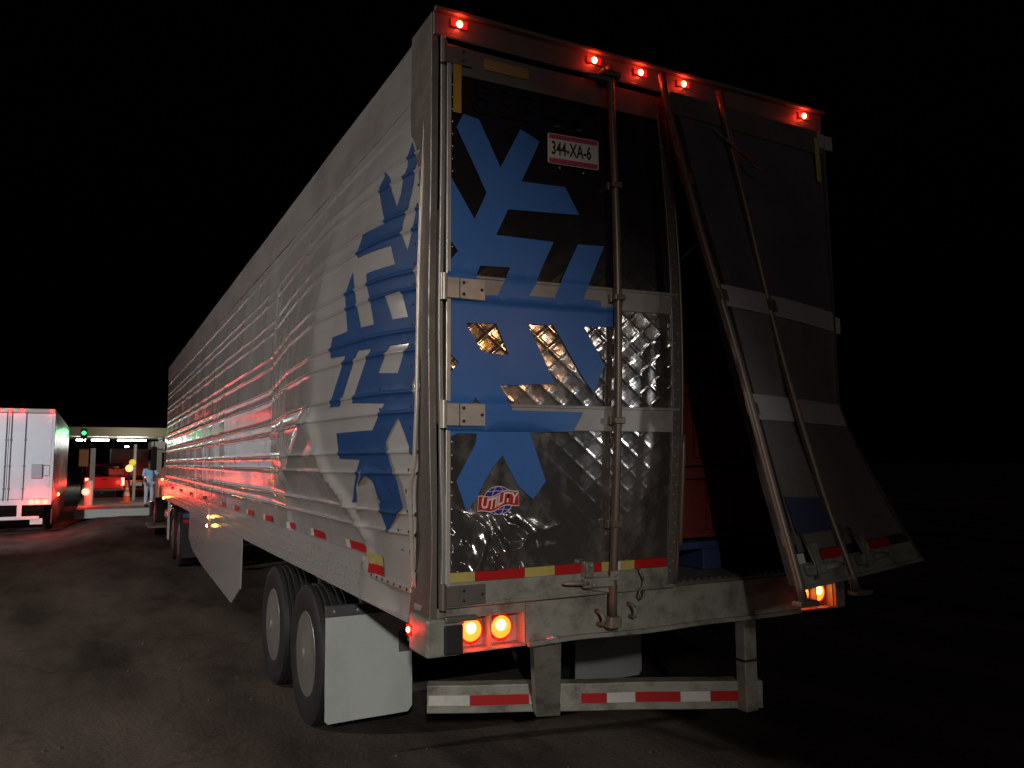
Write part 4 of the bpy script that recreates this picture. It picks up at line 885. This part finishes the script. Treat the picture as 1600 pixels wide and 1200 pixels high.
J = [(0, 0, .95, .13, .10), (0, 0, 1.15, .12, .09), (0, 0, 1.38, .14, .10), (0, -.01, 1.50, .055), (0, -.02, 1.57, .07, .08), (0, -.03, 1.66, .078, .095), (0, -.02, 1.75, .055, .07),
     (-.19, 0, 1.42, .055), (-.25, -.02, 1.15, .042), (-.22, -.15, .95, .032), (.19, 0, 1.42, .055), (.30, -.10, 1.22, .042), (.34, -.34, 1.24, .032),
     (-.10, 0, .88, .085), (-.11, -.02, .50, .058), (-.11, .02, .09, .042), (-.12, -.12, .04, .035), (.10, 0, .88, .085), (.12, -.03, .50, .058), (.13, .02, .09, .042), (.14, -.12, .04, .035),
     (-.21, -.20, .90, .026), (.345, -.41, 1.24, .026)]
E_ = [(0, 1), (1, 2), (2, 3), (3, 4), (4, 5), (5, 6), (2, 7), (7, 8), (8, 9), (2, 10), (10, 11), (11, 12), (0, 13), (13, 14), (14, 15), (15, 16), (0, 17), (17, 18), (18, 19), (19, 20), (9, 21), (12, 22)]
body = skinned('body', J, E_, M_skin, PE)
def fatten(idx, k, add): return [(J[i][0], J[i][1], J[i][2], J[i][3]*k+add, (J[i][4] if len(J[i]) > 4 else J[i][3])*k+add) for i in idx]
skinned('shirt', [(0, 0, .86, .165, .13)]+fatten([1, 2, 7, 8, 10, 11], 1.08, .018), [(0, 1), (1, 2), (2, 3), (3, 4), (2, 5), (5, 6)], M_shirt, PE)
skinned('trousers', fatten([0, 13, 14, 15, 17, 18, 19], 1.05, .014), [(0, 1), (1, 2), (2, 3), (0, 4), (4, 5), (5, 6)], M_trouser, PE)
for i in (16, 20):
    x, y, z = J[i][:3]; MB().lathe([(.002, -.13), (.04, -.11), (.055, -.03), (.05, .06), (.045, .11), (.002, .13)], (x, y+.03, .045), 'y', 12).build('shoe', M_hair, PE, smooth=True)
MB().lathe([(.105, 0), (.112, .04), (.098, .10), (.06, .135), (.002, .145)], (0, -.02, 1.665), 'z', 18).build('hair', M_hair, PE, smooth=True)
fm = MB()
for s_ in (-1, 1):
    fm.lathe([(.001, -.012), (.011, -.006), (.011, .004)], (s_*.032, -.118, 1.668), 'y', 8)
fm.build('eyes', M_hair, PE)
MB().tube([(0, -.112, 1.66), (0, -.14, 1.63), (0, -.118, 1.62)], [.008, .014, .008], 8).build('nose', M_skin, PE, smooth=True)
MB().box(-.022, .022, -.118, -.108, 1.585, 1.593).build('mouth', mat('lips', (.25, .08, .07), .5), PE)
for s_ in (-1, 1): MB().lathe([(.001, -.012), (.028, 0), (.001, .012)], (s_*.09, -.02, 1.65), 'x', 10).build('ear', M_skin, PE, smooth=True)
for hx, hy, hz, dx, dy, dz in ((-.21, -.20, .90, .0, -.3, -.95), (.345, -.41, 1.24, .1, -.98, -.1)):
    hm = MB(); d_ = Vector((dx, dy, dz)).normalized(); u_ = d_.cross(Vector((1, .2, .1))).normalized(); q_ = d_.cross(u_)
    o0 = Vector((hx, hy, hz))
    for k, ln in enumerate((.068, .080, .085, .072)):
        b0 = o0+u_*(k-1.5)*.018+d_*.01; hm.tube([b0, b0+d_*ln*.5+q_*.006, b0+d_*ln+q_*.022], [.009, .008, .006], 6)
    b0 = o0+u_*.03-d_*.015; hm.tube([b0, b0+u_*.02+d_*.03, b0+u_*.022+d_*.055], [.011, .009, .007], 6)
    hm.build('fingers', M_skin, PE, smooth=True)

# ================================================================ added floodlights for key, fill and glint light; none is in view
def added_floodlight(loc, h, target, power, size, blend, color, label, rad):
    P_ = empty('added_floodlight_pole', loc); tag(P_, label, 'added_floodlight')
    MB().tube([(0, 0, 0), (0, 0, h)], [.10, .06], 14).build('pole', M_frame, P_, smooth='auto')
    MB().box(-.25, .25, -.25, .25, 0, .03).build('base_plate', M_frame, P_)
    d_ = (Vector(target)-Vector(loc)-Vector((0, 0, h))).normalized(); c = Vector((0, 0, h+.12))
    s_ = d_.cross(Vector((0, 0, 1))).normalized(); v_ = s_.cross(d_)
    def bx_(a0, a1, hw, hh): return [c+d_*a+s_*i*hw+v_*j*hh for a in (a0, a1) for i, j in ((-1, -1), (1, -1), (1, 1), (-1, 1))]
    fs = [(0, 1, 2, 3), (7, 6, 5, 4), (0, 4, 5, 1), (1, 5, 6, 2), (2, 6, 7, 3), (3, 7, 4, 0)]
    hd2 = MB().add(bx_(-.12, .05, .22, .16), fs).build('lamp_head', M_dark, P_, bevel=.02)
    MB().add(bx_(.051, .056, .19, .13), fs).build('lamp_glass', mat('lit_flood', (.9, .9, .9), .4, emit=color, estr=30), hd2)
    spot_light('added_flood_light', c+d_*.30, target, power, color, size, blend, rad, P_)
added_floodlight((-4.8, -12.5, 0), 5.2, (-1.59, .38, .90), 2900, 33, 1.0, (1, .96, .90), 'unseen steel pole with an floodlight aimed at the trailer rear', .18)
added_floodlight((-12.0, 4.0, 0), 6.2, (0, 8.0, 1.6), 2100, 120, 1.0, (1, .91, .86), 'unseen steel pole with a warm floodlight aimed at the trailer side', .25)
added_floodlight((-9.5, 9.0, 0), 5.5, (-3.3, 27.2, .6), 9000, 40, 1.0, (.92, .95, 1.0), 'unseen steel pole with an floodlight aimed at the neighbouring trailer', .25)
added_floodlight((9.0, -12.5, 0), 2.7, (1.0, 0, 2.1), 420, 4.2, .8, (.85, .94, 1.0), 'short pole with a cold white lamp added for glints in the door', .30)
added_floodlight((5.6, -12.0, 0), 4.5, (.27, 0, 2.5), 170, 3, .7, (1, .38, .02), 'pole with a small amber lamp added for golden glints in the door', .22)
added_floodlight((2.5, 30.4, .26), 3.4, (-.9, 38, 1.0), 480, 100, 1.0, (1, .92, .82), 'added lamp post on the island hidden beyond the trailer nose', .2)
